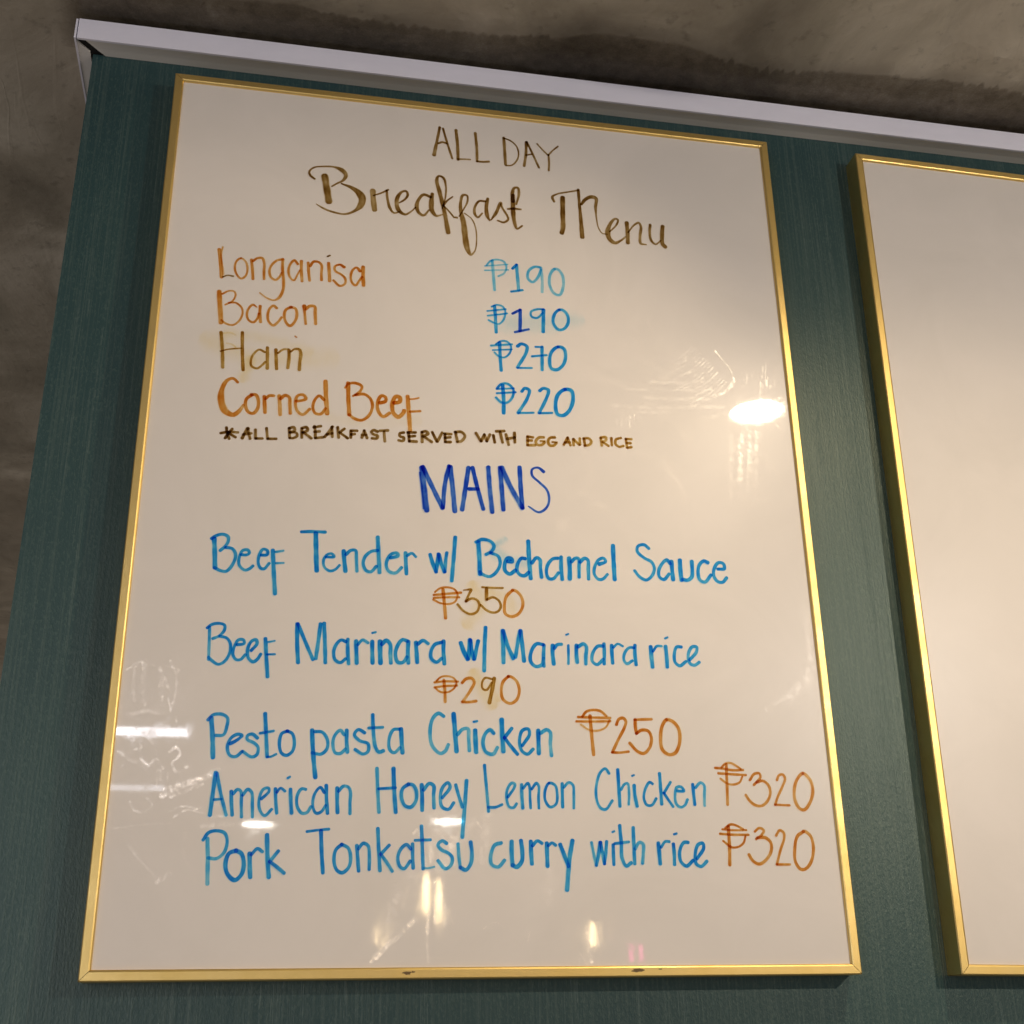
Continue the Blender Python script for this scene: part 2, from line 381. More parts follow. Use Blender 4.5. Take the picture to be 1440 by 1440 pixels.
# pen strokes: each word is (name, ink, strokes); a stroke is its ink, its strength and x,z,width in 0.1 mm on the board
INK = [
('ALL', 'dk', """dk1 2815,8699,35 2787,8516,35 2756,8325,51
dk1 2851,8688,28 2900,8492,28 2953,8303,28
dk1 2803,8483,28 2848,8505,28 2892,8491,28
dk1 2994,8684,40 3011,8487,40 3017,8295,39
dk1 3017,8301,23 3087,8309,23 3147,8312,23
dk1 3207,8673,35 3222,8476,35 3225,8299,35
dk1 3225,8299,28 3290,8300,28 3355,8312,28"""),
('DAY', 'dk', """dk1 3523,8652,38 3531,8478,38 3538,8297,37
dk1 3523,8652,21 3597,8626,21 3658,8570,21 3686,8479,21 3668,8377,21 3609,8300,21 3543,8286,21
dk1 3775,8630,36 3768,8470,35 3745,8308,35
dk1 3780,8635,29 3843,8480,28 3910,8306,28
dk1 3768,8454,21 3835,8475,21
dk1 3897,8623,21 3953,8554,21 4018,8483,21
dk1 4131,8618,22 4070,8554,21 4018,8483,21
dk1 4022,8493,26 4025,8384,26 4019,8281,26"""),
('Breakfast', 'dk', """dk1 1606,7897,79 1632,7750,79 1661,7583,79
dk1 1505,7847,22 1457,7888,31 1445,7933,24 1491,7992,20 1598,8019,20 1706,8024,27 1792,7987,58 1825,7935,49 1797,7865,31 1737,7820,22 1684,7776,18
dk1 1783,7826,22 1884,7791,44 1963,7736,80 2004,7666,88 1991,7580,75 1939,7509,39 1834,7450,26 1712,7460,26 1619,7489,26 1534,7538,13
dk0.6 2111,7776,67 2120,7661,66 2135,7542,66
dk1 2119,7717,18 2195,7755,22 2272,7808,27
dk1 2257,7800,27 2267,7698,31 2300,7571,35 2340,7524,26 2394,7542,18
dk1 2392,7657,18 2454,7712,27 2480,7771,31 2463,7813,27 2421,7802,31 2375,7730,45 2366,7635,53 2394,7555,49 2457,7519,31 2526,7571,18 2565,7622,18
dk1 2721,7773,40 2649,7792,36 2595,7720,40 2577,7623,49 2605,7552,40 2652,7530,31 2706,7602,22
dk1 2741,7813,41 2732,7699,58 2738,7605,58 2785,7540,31 2848,7562,18
dk1 2848,7637,13 2879,7773,18 2886,7927,23 2854,8038,32 2806,8051,27 2787,7991,41 2815,7860,50 2852,7694,49 2880,7547,49 2912,7346,58
dk1 2958,7802,18 2903,7748,23 2856,7676,27
dk1 2855,7685,22 2911,7626,22 2974,7544,22
dk1 2990,7546,27 3006,7544,27
dk1 3030,7565,18 3070,7645,18 3118,7765,23 3113,7840,27 3070,7839,32 3046,7756,36 3046,7642,45 3077,7477,67 3093,7312,71 3116,7167,66 3152,7098,31 3194,7148,18 3214,7289,16 3204,7436,16 3165,7544,16 3085,7610,16
dk1 3310,7788,32 3246,7784,27 3197,7699,32 3197,7613,32 3228,7574,27 3277,7632,20
dk1 3338,7826,36 3321,7713,45 3332,7601,45 3356,7551,23
dk1 3372,7559,18 3429,7660,41 3479,7790,32 3491,7734,27 3545,7636,27 3557,7587,27 3508,7543,27 3444,7558,23
dk1 3612,7825,50 3607,7921,46 3631,8001,32 3669,8006,32 3679,7930,32 3649,7791,23
dk1 3613,7902,51 3612,7711,55 3624,7560,45 3651,7479,27 3708,7521,23
dk1 3555,7719,23 3623,7731,32 3696,7730,23"""),
('Menu', 'dk', """dk1 4067,7881,32 4049,7937,33 4103,7982,23 4220,8022,23 4346,8061,23
dk1 4164,7941,61 4158,7738,60 4155,7547,60 4140,7485,59
dk1 4343,8067,38 4348,7896,37 4357,7685,46 4364,7458,60
dk1 4372,7880,33 4416,7947,42 4485,7990,52 4537,7977,47 4529,7860,37 4532,7725,19 4551,7593,16 4589,7531,16 4643,7524,14
dk1 4673,7560,19 4752,7655,23 4773,7725,28 4740,7734,28 4677,7646,46 4651,7548,65 4669,7464,60 4724,7423,46 4792,7459,28 4848,7513,19
dk1 4871,7698,51 4873,7573,51 4871,7440,51
dk1 4881,7574,19 4945,7668,23 5006,7714,28 5029,7668,33 5014,7551,37 5016,7447,32 5074,7440,19
dk1 5136,7700,38 5125,7603,33 5136,7498,33 5183,7456,23 5245,7511,19
dk1 5278,7697,52 5263,7580,52 5263,7465,51 5291,7434,51"""),
('Longanisa', 'or', """or1 598,6877,41 617,6763,41 644,6558,41
or0.5 631,6910,22 623,6822,22 661,6594,22
dk1 656,6561,19 702,6584,19 755,6579,22
or1 818,6797,25 777,6757,25 765,6674,25 793,6596,25 833,6560,25 875,6594,25 889,6676,25 869,6756,25 818,6797,25
or1 921,6790,33 937,6681,33 949,6567,33
or1 936,6775,30 978,6814,30 1026,6820,31 1049,6763,30 1052,6671,30 1058,6578,30
or1 1231,6830,33 1174,6810,28 1123,6748,28 1105,6676,28 1126,6603,28 1171,6579,28 1208,6618,25 1225,6666,22
or1 1229,6830,33 1233,6713,33 1250,6576,33 1250,6472,33 1216,6376,33 1170,6343,22 1101,6359,19 1026,6412,16
or1 1381,6788,31 1345,6829,28 1308,6780,28 1292,6696,28 1316,6617,25 1351,6592,22 1387,6672,19 1404,6720,14
or1 1414,6829,36 1419,6710,36 1432,6595,36
or1 1483,6817,34 1493,6706,33 1506,6608,33
or1 1505,6778,31 1537,6835,31 1587,6836,31 1618,6802,31 1620,6708,31 1625,6625,31
or1 1688,6833,39 1698,6728,39 1706,6624,39
dk1 1673,6912,20 1698,6927,20
or1 1847,6803,37 1801,6828,28 1752,6799,28 1759,6747,28 1820,6712,28 1862,6664,28 1859,6605,28 1810,6576,28 1744,6634,28
or1 2008,6773,37 1972,6811,28 1933,6777,28 1916,6693,28 1933,6624,28 1968,6599,28 2002,6655,28 2030,6705,28
or1 2037,6824,43 2040,6718,42 2048,6607,42"""),
('Bacon', 'or', """or1 634,6385,54 649,6251,54 675,6040,53
or1 664,6365,22 724,6406,22 776,6405,22 793,6367,22 769,6297,22 701,6245,21
or1 733,6270,24 799,6277,24 860,6227,24 873,6161,24 841,6068,24 787,6023,24 721,6034,24 676,6068,24
or1 1007,6247,14 967,6271,27 927,6222,27 917,6142,27 940,6089,27 984,6073,27 1019,6119,27 1030,6176,27
or1 1038,6262,35 1040,6177,35 1052,6083,35
or1 1199,6255,33 1168,6280,30 1132,6243,30 1117,6173,30 1130,6096,30 1176,6055,30 1217,6093,30 1252,6153,30
or1 1342,6281,33 1291,6247,33 1277,6178,32 1298,6101,32 1339,6065,32 1384,6121,32 1400,6201,33 1382,6268,33 1333,6280,33
or1 1467,6305,47 1476,6220,30 1491,6103,30
or1 1484,6266,27 1521,6310,36 1570,6309,36 1578,6230,36 1588,6112,35"""),
('Ham', 'br', """br1 683,5930,37 707,5756,37 726,5546,36
br1 885,5949,37 898,5741,37 918,5536,37
br1 691,5722,18 768,5751,18 889,5773,18
br1 1112,5750,26 1059,5772,26 1014,5730,26 986,5651,26 995,5586,26 1048,5564,26 1097,5606,26 1123,5641,26
br1 1135,5801,37 1141,5686,37 1146,5572,37
br1 1217,5787,37 1225,5683,37 1235,5575,37
br1 1240,5750,24 1285,5793,24 1333,5803,24
br1 1343,5793,37 1348,5694,37 1341,5595,37
br1 1358,5772,19 1399,5809,24 1442,5807,35 1459,5759,37 1454,5671,37 1453,5583,37
ye0.25 709,5922,19 775,5933,19 823,5910,19
ye0.35 745,5815,18 792,5808,18 832,5779,18
or1 1394,5955,16 1410,5943,16"""),
('Corned', 'or', """or1 878,5397,29 830,5436,33 773,5405,41 735,5308,53 736,5189,74 780,5083,73 856,5047,53 905,5085,45 945,5155,33
or1 1019,5272,37 970,5225,37 968,5140,37 1001,5084,37 1046,5079,37 1080,5132,37 1082,5217,37 1056,5275,37 1012,5276,37
or1 1136,5264,41 1143,5188,41 1152,5096,41
or1 1148,5240,33 1183,5277,33 1225,5280,33
or0.7 1276,5284,42 1287,5183,41 1295,5082,41
or1 1289,5251,37 1332,5293,37 1371,5275,37 1382,5191,37 1390,5103,37
or1 1440,5238,33 1492,5251,33 1532,5271,33 1505,5312,33 1452,5299,33 1433,5229,33 1453,5137,33 1507,5099,33 1572,5163,33
or1 1703,5277,34 1656,5316,34 1613,5261,33 1601,5183,33 1626,5125,33 1679,5121,33 1722,5184,33
or1 1710,5477,51 1722,5304,50 1739,5131,50"""),
('Beef', 'or', """or1 1930,5478,47 1938,5305,46 1952,5134,46
or1 1901,5423,21 1933,5469,30 2002,5484,34 2064,5454,34 2051,5401,30 1983,5340,25
or1 2006,5354,34 2090,5369,34 2153,5322,34 2174,5238,34 2135,5131,34 2068,5083,34 1991,5103,34 1952,5137,34
or1 2246,5287,42 2300,5309,38 2299,5352,38 2260,5366,38 2223,5294,38 2233,5191,38 2281,5139,38 2341,5182,38
or1 2385,5298,47 2439,5315,47 2439,5360,47 2400,5369,47 2367,5288,47 2380,5185,47 2427,5146,47 2480,5202,47 2483,5219,47
or1 2516,5379,47 2526,5249,47 2535,5146,47 2545,5009,46
or1 2540,5351,19 2587,5358,19 2626,5372,19
or1 2542,5215,28 2643,5229,28"""),
('asterisk', 'dk', """dk1 804,4909,31 814,4852,31 837,4793,31
dk1 756,4846,31 825,4864,31 912,4865,31
dk1 800,4796,31 826,4848,31 859,4897,31
dk1 825,4853,31 894,4813,31"""),
('ALL', 'dk', """dk1 957,4808,36 978,4865,31 1000,4916,31 1009,4912,31
dk1 1000,4916,31 1015,4859,31 1030,4807,31
dk1 965,4847,31 1037,4864,31
dk1 1074,4905,32 1080,4814,31
dk1 1080,4814,31 1143,4819,31
dk1 1176,4930,32 1191,4822,31
dk1 1191,4819,31 1271,4825,32"""),
('BREAKFAST', 'dk', """dk1 1387,4946,32 1397,4846,32
dk1 1387,4946,32 1431,4958,32 1440,4925,32 1397,4901,32
dk1 1397,4901,29 1457,4901,29 1466,4868,29 1430,4844,29 1397,4841,29
dk1 1506,4950,32 1511,4855,32
dk1 1506,4955,32 1551,4967,32 1562,4934,32 1516,4910,32
dk1 1523,4911,32 1562,4884,32 1600,4853,32
dk1 1625,4986,32 1635,4923,32 1637,4864,32
dk1 1618,4972,32 1685,4991,32
dk1 1627,4926,32 1676,4934,32
dk1 1638,4859,32 1712,4875,32
dk1 1727,4879,32 1762,4933,32 1797,4994,32
dk1 1790,4989,32 1799,4885,32
dk1 1748,4906,32 1797,4922,32
dk1 1846,4990,32 1859,4881,32
dk1 1911,4978,32 1867,4937,32
dk1 1867,4937,32 1945,4882,32
dk1 1973,4957,32 1975,4890,32
dk1 1972,4965,32 2033,4967,32
dk1 1978,4924,32 2011,4931,32
dk1 2081,4898,32 2101,4975,32
dk1 2101,4975,32 2131,4896,32
dk1 2080,4926,32 2121,4929,32
dk1 2231,4972,32 2192,4986,32 2170,4964,32 2186,4944,32 2232,4926,32 2225,4900,32 2179,4897,32
dk1 2254,4984,32 2330,4993,33
dk1 2292,4981,32 2302,4875,32"""),
('SERVED', 'dk', """dk1 2484,4984,33 2446,4971,33 2446,4942,33 2485,4928,33 2478,4893,32 2436,4895,32
dk1 2530,4988,33 2539,4893,33
dk1 2522,4987,33 2599,4993,33
dk1 2538,4944,33 2592,4953,33
dk1 2539,4893,33 2611,4895,33
dk1 2661,4996,33 2665,4894,33
dk1 2661,5001,33 2700,5012,33 2723,4989,33 2669,4955,33
dk1 2685,4951,33 2758,4901,33
dk1 2762,5009,33 2809,4910,33
dk1 2860,5011,33 2814,4910,33
dk1 2886,5001,33 2891,4916,33
dk1 2886,5001,33 2949,5001,33
dk1 2891,4958,33 2941,4966,33
dk1 2891,4911,33 2944,4915,33
dk1 2991,5026,33 3011,4925,33
dk1 2988,5026,33 3051,5031,33 3085,4990,33 3051,4933,33 3011,4920,33"""),
('WITH', 'dk', """dk1 3195,5030,34 3242,4947,34
dk1 3279,5022,34 3247,4947,34
dk1 3279,5022,34 3302,4951,34
dk1 3334,5026,34 3302,4951,34
dk1 3369,5020,34 3381,4944,34
dk1 3398,5066,34 3477,5075,35
dk1 3437,5060,35 3460,4949,34
dk1 3496,5038,35 3520,4928,34
dk1 3581,5062,35 3584,4959,34
dk1 3505,4991,34 3580,5010,35"""),
('EGG', 'br', """br1 3712,5029,33 3711,4942,32
br1 3712,5034,33 3767,5028,33
br1 3712,4989,32 3755,4992,32
br1 3710,4937,32 3786,4942,32
br1 3876,5036,33 3828,5029,33 3795,4983,33 3810,4949,32 3858,4953,33 3883,4981,33
br1 3843,4992,22 3888,4995,22
br1 3989,5044,33 3940,5034,33 3920,4992,33 3935,4953,33 3978,4953,33 4003,4981,33
br1 3963,4990,22 4011,4990,22"""),
('AND', 'br', """br1 4080,4969,31 4122,5051,31
br1 4122,5051,31 4148,4969,31
br1 4092,4996,31 4141,5003,31
br1 4179,5038,31 4180,4972,31
br1 4180,5041,31 4237,4981,31
br1 4245,5051,31 4245,4982,31
br1 4289,5049,31 4297,4977,31
br1 4284,5054,31 4338,5058,31 4364,5025,31 4343,4989,31 4294,4973,31"""),
('RICE', 'br', """br1 4464,5068,31 4470,4989,31
br1 4461,5076,31 4514,5084,31 4517,5054,31 4475,5028,31
br1 4483,5029,31 4539,4991,31
br1 4573,5081,31 4575,5001,31
br1 4672,5089,31 4621,5067,31 4614,5017,31 4653,4989,31 4695,5002,31
br1 4724,5078,31 4732,4988,31
br1 4724,5082,31 4782,5083,31
br1 4730,5035,31 4771,5038,31
br1 4735,4983,31 4777,4994,31"""),
('MAINS', 'nv', """nv1 2665,4621,58 2690,4407,58 2716,4179,57
nv1 2645,4569,19 2668,4372,18 2685,4193,18
nv1 2673,4630,52 2759,4444,52 2867,4213,51
nv1 2930,4656,48 2893,4486,48 2870,4221,47
nv1 2942,4648,54 2965,4425,54 2986,4188,53
nv1 3120,4652,50 3089,4433,50 3057,4208,49
nv1 3159,4655,46 3204,4457,46 3262,4226,45
nv1 3124,4427,42 3212,4433,42
nv1 3315,4669,51 3328,4449,50 3349,4202,50
nv1 3432,4674,51 3445,4456,50 3458,4233,50
nv1 3448,4675,55 3531,4479,55 3645,4261,54
nv1 3626,4691,51 3633,4486,51 3645,4270,50
nv1 3866,4662,38 3812,4701,26 3752,4679,26 3751,4611,28 3816,4548,28 3893,4469,28 3914,4378,27 3888,4285,27 3808,4227,27 3707,4282,17"""),
('Beef', 'bl', """bl1 773,3780,49 787,3648,48 800,3501,48
bl1 749,3779,34 789,3810,34 846,3827,35 895,3804,35 898,3758,34 875,3711,34 834,3668,34
bl1 881,3700,34 940,3691,34 973,3635,34 955,3543,34 902,3472,34 849,3475,34 795,3500,34
bl1 1022,3638,31 1070,3638,32 1095,3659,32 1077,3687,32 1035,3679,32 1008,3614,31 1013,3534,31 1063,3491,31 1105,3505,31 1134,3535,31
bl1 1202,3642,32 1255,3651,32 1253,3691,32 1215,3701,32 1186,3647,32 1180,3566,31 1204,3516,31 1236,3512,31 1276,3566,32
bl1 1303,3694,43 1318,3539,43 1345,3279,42
bl1 1328,3680,25 1397,3696,25
bl1 1339,3572,24 1405,3578,24"""),
('Tender', 'bl', """bl1 1554,3892,35 1635,3900,35 1771,3902,35
bl1 1685,3885,50 1695,3710,50 1708,3519,49
bl1 1786,3656,29 1862,3663,29 1839,3692,29 1796,3680,29 1766,3620,29 1780,3552,29 1829,3522,29 1877,3539,29 1914,3582,29
bl1 1947,3724,44 1956,3631,44 1970,3527,44
bl1 1970,3690,35 2012,3733,35 2056,3735,35 2067,3648,35 2075,3532,35
bl1 2259,3747,36 2199,3732,35 2145,3676,35 2131,3605,35 2160,3542,35 2204,3533,35 2252,3588,35
bl1 2259,3877,45 2271,3706,44 2283,3531,44
bl1 2382,3679,36 2453,3704,36 2442,3729,36 2392,3719,36 2354,3664,35 2345,3593,35 2374,3542,35 2434,3533,35 2486,3588,35
bl1 2521,3737,42 2526,3637,42 2533,3532,41
bl1 2536,3709,30 2580,3737,30 2618,3704,30"""),
('with_slash', 'bl', """bl1 2753,3732,42 2776,3651,42 2810,3564,42
bl1 2832,3742,42 2823,3665,42 2810,3570,42
bl1 2837,3737,42 2855,3655,42 2889,3568,42
bl1 2910,3759,36 2899,3669,36 2894,3569,36
bl1 2991,3919,43 2976,3709,42 2958,3484,42"""),
('Bechamel', 'bl', """bl1 3211,3883,49 3221,3722,48 3226,3562,48
bl1 3188,3882,37 3251,3913,37 3331,3896,37 3362,3849,37 3341,3800,37 3284,3761,36
bl1 3329,3782,36 3403,3750,36 3419,3673,36 3379,3588,36 3316,3543,36 3248,3563,36 3226,3586,36
bl1 3495,3703,42 3537,3705,42 3527,3734,42 3490,3736,42 3463,3674,42 3467,3609,42 3508,3578,42 3567,3619,42
bl1 3663,3740,39 3627,3743,39 3589,3686,39 3582,3615,39 3613,3573,39 3655,3569,39 3692,3604,39
bl1 3696,3919,48 3700,3742,48 3712,3545,47
bl1 3726,3699,39 3775,3757,39 3806,3736,39 3809,3659,39 3817,3561,39
bl1 3982,3762,37 3934,3754,37 3884,3696,37 3866,3618,36 3886,3554,36 3928,3551,36 3983,3614,36
bl1 4014,3775,42 4011,3670,42 4018,3550,42
bl1 4092,3768,48 4096,3663,48 4092,3559,48
bl1 4114,3731,37 4153,3771,37 4185,3768,37 4187,3679,37 4184,3580,37
bl1 4200,3735,40 4245,3776,40 4276,3761,40 4278,3662,40 4277,3568,39
bl1 4388,3723,43 4454,3754,34 4434,3787,34 4384,3767,34 4344,3698,34 4335,3621,34 4376,3568,34 4419,3575,34 4464,3622,34
bl1 4534,3921,49 4533,3764,49 4535,3576,48"""),
('Sauce', 'bl', """bl1 4895,3912,35 4848,3949,35 4786,3929,35 4778,3872,35 4840,3813,35 4914,3773,35 4938,3712,35 4911,3633,34 4849,3585,34 4785,3615,34 4739,3674,34
bl1 5101,3766,38 5070,3803,38 5012,3750,38 4980,3681,37 4987,3620,37 5029,3600,37 5083,3658,37
bl1 5116,3789,46 5118,3699,46 5121,3604,46
bl1 5203,3805,49 5201,3703,49 5205,3603,49
bl1 5324,3800,44 5323,3710,44 5313,3642,43 5266,3604,43 5217,3609,43
bl1 5486,3797,47 5448,3812,38 5400,3770,38 5380,3690,38 5393,3612,38 5442,3593,38 5509,3669,38
bl1 5587,3735,38 5654,3744,38 5647,3794,38 5598,3803,38 5547,3733,38 5541,3654,38 5576,3605,38 5626,3602,38 5669,3649,38"""),
('peso_350', 'or', """or1 2801,3365,22 2845,3402,22 2911,3417,22 2978,3403,22 3012,3358,22 2995,3288,22 2945,3257,22 2857,3258,22 2785,3290,22
or1 2790,3336,26 2901,3351,27 3045,3371,27
or1 2790,3307,23 2901,3318,24 3028,3324,24
or1 2876,3392,35 2888,3271,35 2901,3117,35
br1 3068,3396,12 3101,3401,18 3140,3405,27 3123,3364,27 3090,3286,27
br1 3090,3286,27 3146,3318,27 3196,3303,27 3218,3258,27 3190,3187,27 3134,3165,26 3067,3193,26 3012,3254,26
br1 3245,3434,22 3337,3432,22 3441,3435,22
br1 3286,3424,36 3286,3313,36
br1 3291,3316,27 3348,3339,27 3403,3307,27 3420,3250,27 3391,3202,27 3340,3190,27 3279,3214,27 3232,3258,27
or1 3535,3418,33 3477,3357,33 3454,3263,33 3464,3182,33 3525,3159,33 3593,3194,33 3631,3282,33 3614,3363,33 3563,3414,33 3532,3418,33"""),
('Beef', 'bl', """bl0.7 794,2943,30 800,2801,30 806,2645,30
bl1 773,2933,30 813,2967,30 879,2979,30 921,2964,30 924,2921,30 882,2864,30 828,2837,30
bl1 887,2861,30 950,2845,30 985,2787,30 976,2689,30 939,2628,30 890,2605,30 837,2635,30 804,2666,30
bl1 1041,2789,30 1102,2802,30 1094,2835,30 1053,2835,30 1021,2777,30 1011,2701,30 1040,2654,30 1080,2655,30 1118,2700,30
bl1 1167,2740,33 1215,2807,33 1202,2841,33 1167,2827,33 1137,2760,33 1146,2674,33 1189,2638,33 1224,2661,33 1252,2710,33
bl1 1285,2853,39 1302,2691,38 1323,2508,38
bl1 1312,2824,19 1367,2837,19
bl1 1308,2710,22 1375,2715,22"""),
('Marinara', 'bl', """bl1 1557,3003,42 1565,2821,42 1581,2647,41
bl1 1564,3003,38 1629,2856,38 1710,2679,37
bl1 1764,3011,40 1754,2883,39 1736,2690,39
bl1 1796,3018,40 1810,2841,39 1821,2655,39
bl1 1998,2854,34 1955,2869,34 1914,2829,34 1891,2756,34 1909,2680,33 1957,2660,33 1998,2695,34
bl1 2013,2877,38 2017,2761,38 2028,2652,38
bl1 2088,2864,42 2094,2764,42 2100,2660,42
bl1 2105,2831,31 2146,2877,31 2195,2851,31
bl1 2233,2866,43 2236,2768,43 2241,2667,43
bl1 2231,2946,22 2263,2956,22
bl1 2303,2869,49 2307,2771,49 2313,2669,49
bl1 2321,2843,41 2360,2881,42 2396,2846,42 2400,2750,41 2406,2673,41
bl1 2553,2883,39 2506,2893,39 2461,2831,39 2445,2752,38 2469,2681,38 2516,2683,38 2550,2732,38
bl1 2561,2877,42 2558,2780,42 2564,2678,41
bl1 2630,2873,42 2637,2783,42 2644,2687,41
bl1 2647,2856,36 2694,2894,36 2741,2866,36
bl1 2865,2883,36 2806,2862,36 2771,2800,36 2772,2728,36 2819,2694,36 2866,2731,36
bl1 2883,2896,42 2883,2793,42 2892,2684,42"""),
('with_slash', 'bl', """bl1 3043,2884,47 3067,2812,47 3105,2734,47
bl1 3127,2918,44 3120,2826,44 3112,2738,44
bl1 3133,2912,41 3144,2815,41 3162,2736,41
bl1 3204,2909,41 3186,2828,41 3168,2737,41
bl1 3274,3041,41 3264,2844,41 3258,2631,40"""),
('Marinara', 'bl', """bl1 3434,3017,46 3438,2863,46 3438,2716,45
bl1 3440,3017,43 3474,2889,43 3530,2756,43
bl1 3598,3023,40 3573,2893,40 3551,2769,39
bl1 3604,3024,45 3619,2870,44 3631,2736,44
bl1 3818,2899,38 3753,2904,38 3701,2828,38 3694,2733,38 3741,2688,38 3799,2708,38 3815,2767,38
bl1 3823,2892,38 3816,2796,38 3817,2694,38
bl1 3906,2895,44 3903,2814,44 3911,2719,43
bl1 3919,2866,36 3950,2904,36 3989,2909,36
bl1 4055,2901,27 4054,2820,27 4050,2724,27
bl1 4036,3002,19 4059,3012,19
bl1 4133,2904,42 4130,2823,42 4134,2742,42
bl1 4147,2890,38 4199,2921,38 4228,2893,38 4220,2811,38 4217,2730,38
bl1 4391,2907,35 4339,2905,35 4284,2828,35 4281,2755,34 4324,2727,34 4385,2781,35
bl1 4399,2929,39 4398,2833,38 4393,2737,38
bl1 4473,2917,39 4472,2836,39 4475,2747,38
bl1 4487,2896,25 4533,2935,25 4580,2914,25
bl1 4688,2903,31 4643,2902,31 4596,2848,31 4585,2781,31 4612,2745,31 4666,2776,31
bl1 4700,2926,39 4695,2837,39 4701,2741,39"""),
('rice', 'bl', """bl1 4853,2917,45 4855,2820,45 4860,2724,44
bl1 4873,2873,27 4914,2927,27 4959,2929,27
bl1 5000,2928,41 5005,2826,41 5004,2729,41
bl1 4999,3006,22 5026,3019,22
bl1 5156,2929,35 5110,2927,35 5083,2859,35 5085,2777,35 5128,2744,35 5191,2788,35
bl1 5230,2805,35 5305,2890,35 5308,2935,36 5263,2933,35 5219,2856,35 5228,2775,35 5272,2754,35 5323,2786,35"""),
('peso_290', 'or', """or1 2820,2521,20 2861,2558,20 2914,2568,20 2972,2555,20 3002,2515,20 2984,2461,20 2926,2421,20 2856,2421,20 2809,2455,20
or1 2803,2506,23 2890,2519,23 3017,2521,23
or1 2803,2461,23 2902,2476,23 3008,2483,23
or1 2888,2529,31 2897,2434,31 2900,2331,30
or1 3055,2511,31 3090,2548,31 3143,2555,31 3166,2520,31 3137,2454,31 3060,2335,30
or1 3054,2335,27 3113,2335,27 3183,2346,28
br1 3327,2556,23 3267,2563,23 3237,2517,23 3243,2463,23 3278,2452,23 3326,2520,23
br1 3350,2562,40 3331,2460,40 3303,2335,40
or1 3482,2585,31 3433,2535,31 3414,2451,31 3431,2368,31 3496,2334,31 3556,2372,31 3581,2456,31 3559,2539,31 3512,2580,31 3479,2585,31"""),
('Pesto', 'bl', """bl1 867,2126,46 889,1971,45 905,1789,45
bl1 839,2109,31 881,2155,32 956,2162,32 1004,2130,32 1002,2051,31 980,1984,31 916,1977,31
bl1 1039,1908,34 1091,1937,31 1137,1982,31 1098,1992,31 1041,1952,31 1020,1874,31 1046,1808,31 1095,1799,31 1146,1844,31
bl1 1268,1963,34 1223,1996,32 1185,1984,31 1182,1950,31 1244,1918,31 1279,1880,31 1271,1819,31 1229,1799,31 1151,1844,31
bl1 1321,2178,38 1339,2004,37 1359,1804,37
bl1 1287,2005,26 1401,2028,26
bl1 1359,1802,23 1391,1805,23 1434,1828,23
bl1 1522,2031,32 1473,2008,32 1456,1929,32 1477,1840,31 1521,1819,31 1569,1853,32 1584,1932,32 1561,2010,32 1516,2031,32"""),
('pasta', 'bl', """bl1 1731,2042,44 1748,1846,43 1776,1636,43
bl1 1754,2032,32 1820,2028,32 1867,1961,32 1865,1883,32 1817,1837,32 1739,1846,32
bl0.8 2010,2010,32 1975,2049,32 1927,1997,32 1916,1917,32 1938,1851,32 1983,1846,32 2026,1886,32
bl1 2031,2050,38 2035,1943,38 2043,1859,38
bl1 2189,2032,32 2132,2059,32 2100,2012,32 2146,1962,32 2220,1936,32 2222,1868,32 2178,1845,32 2109,1883,32
bl1 2255,2194,37 2265,2039,37 2288,1904,37 2317,1865,37 2356,1877,37
bl1 2222,2075,28 2346,2085,28
bl0.8 2492,2073,33 2441,2066,33 2405,1988,33 2413,1887,33 2451,1863,33 2501,1908,33
bl1 2508,2074,43 2515,1966,43 2524,1865,43"""),
('Chicken', 'bl', """bl0.7 2887,2200,37 2842,2225,37 2791,2178,37 2766,2061,37 2786,1934,36 2857,1866,36 2901,1886,36 2930,1944,37
bl1 2977,2222,47 2991,2054,47 3004,1888,46
bl0.7 3010,2036,37 3062,2088,37 3107,2090,37 3113,2006,37 3119,1897,37
bl1 3172,2078,47 3175,1982,47 3180,1886,47
bl1 3159,2156,24 3189,2163,24
bl0.8 3340,2057,37 3308,2088,37 3262,2048,37 3242,1971,37 3267,1888,37 3332,1870,37 3371,1929,37
bl1 3414,2182,48 3418,2039,47 3426,1898,47
bl1 3505,2106,37 3438,2020,37
bl1 3438,2020,37 3489,1951,37 3553,1875,37
bl1 3600,1953,34 3668,2059,34 3656,2104,34 3603,2090,34 3575,2004,34 3593,1908,34 3644,1877,34 3698,1923,34
bl1 3748,2093,44 3749,1996,44 3749,1886,44
bl0.7 3767,2068,38 3828,2102,38 3860,2077,38 3857,1972,37 3865,1869,37"""),
('peso_250', 'or', """or1 4164,2233,26 4202,2279,26 4264,2296,26 4335,2288,27 4390,2244,27
or1 4123,2227,26 4261,2226,26 4425,2227,27
or1 4106,2186,25 4259,2189,25 4424,2197,25
or0.7 4419,2205,21 4380,2139,21 4307,2107,21 4225,2110,21 4146,2157,21
or1 4236,2240,37 4244,2070,37 4255,1887,36
or1 4482,2166,32 4507,2217,32 4549,2229,32 4573,2199,32 4555,2138,32 4498,2037,32 4431,1911,31
or1 4431,1911,26 4502,1910,26 4584,1921,26
or1 4657,2217,28 4819,2226,28
or1 4662,2217,35 4661,2151,35 4668,2091,34
or1 4667,2089,32 4719,2122,32 4781,2114,32 4808,2054,32 4787,1964,32 4727,1908,32 4667,1926,32 4599,1999,32
or1 4965,2225,36 4919,2168,36 4896,2056,36 4905,1947,36 4964,1903,36 5027,1919,36 5076,2021,36 5074,2142,36 5026,2206,36 4965,2225,36"""),
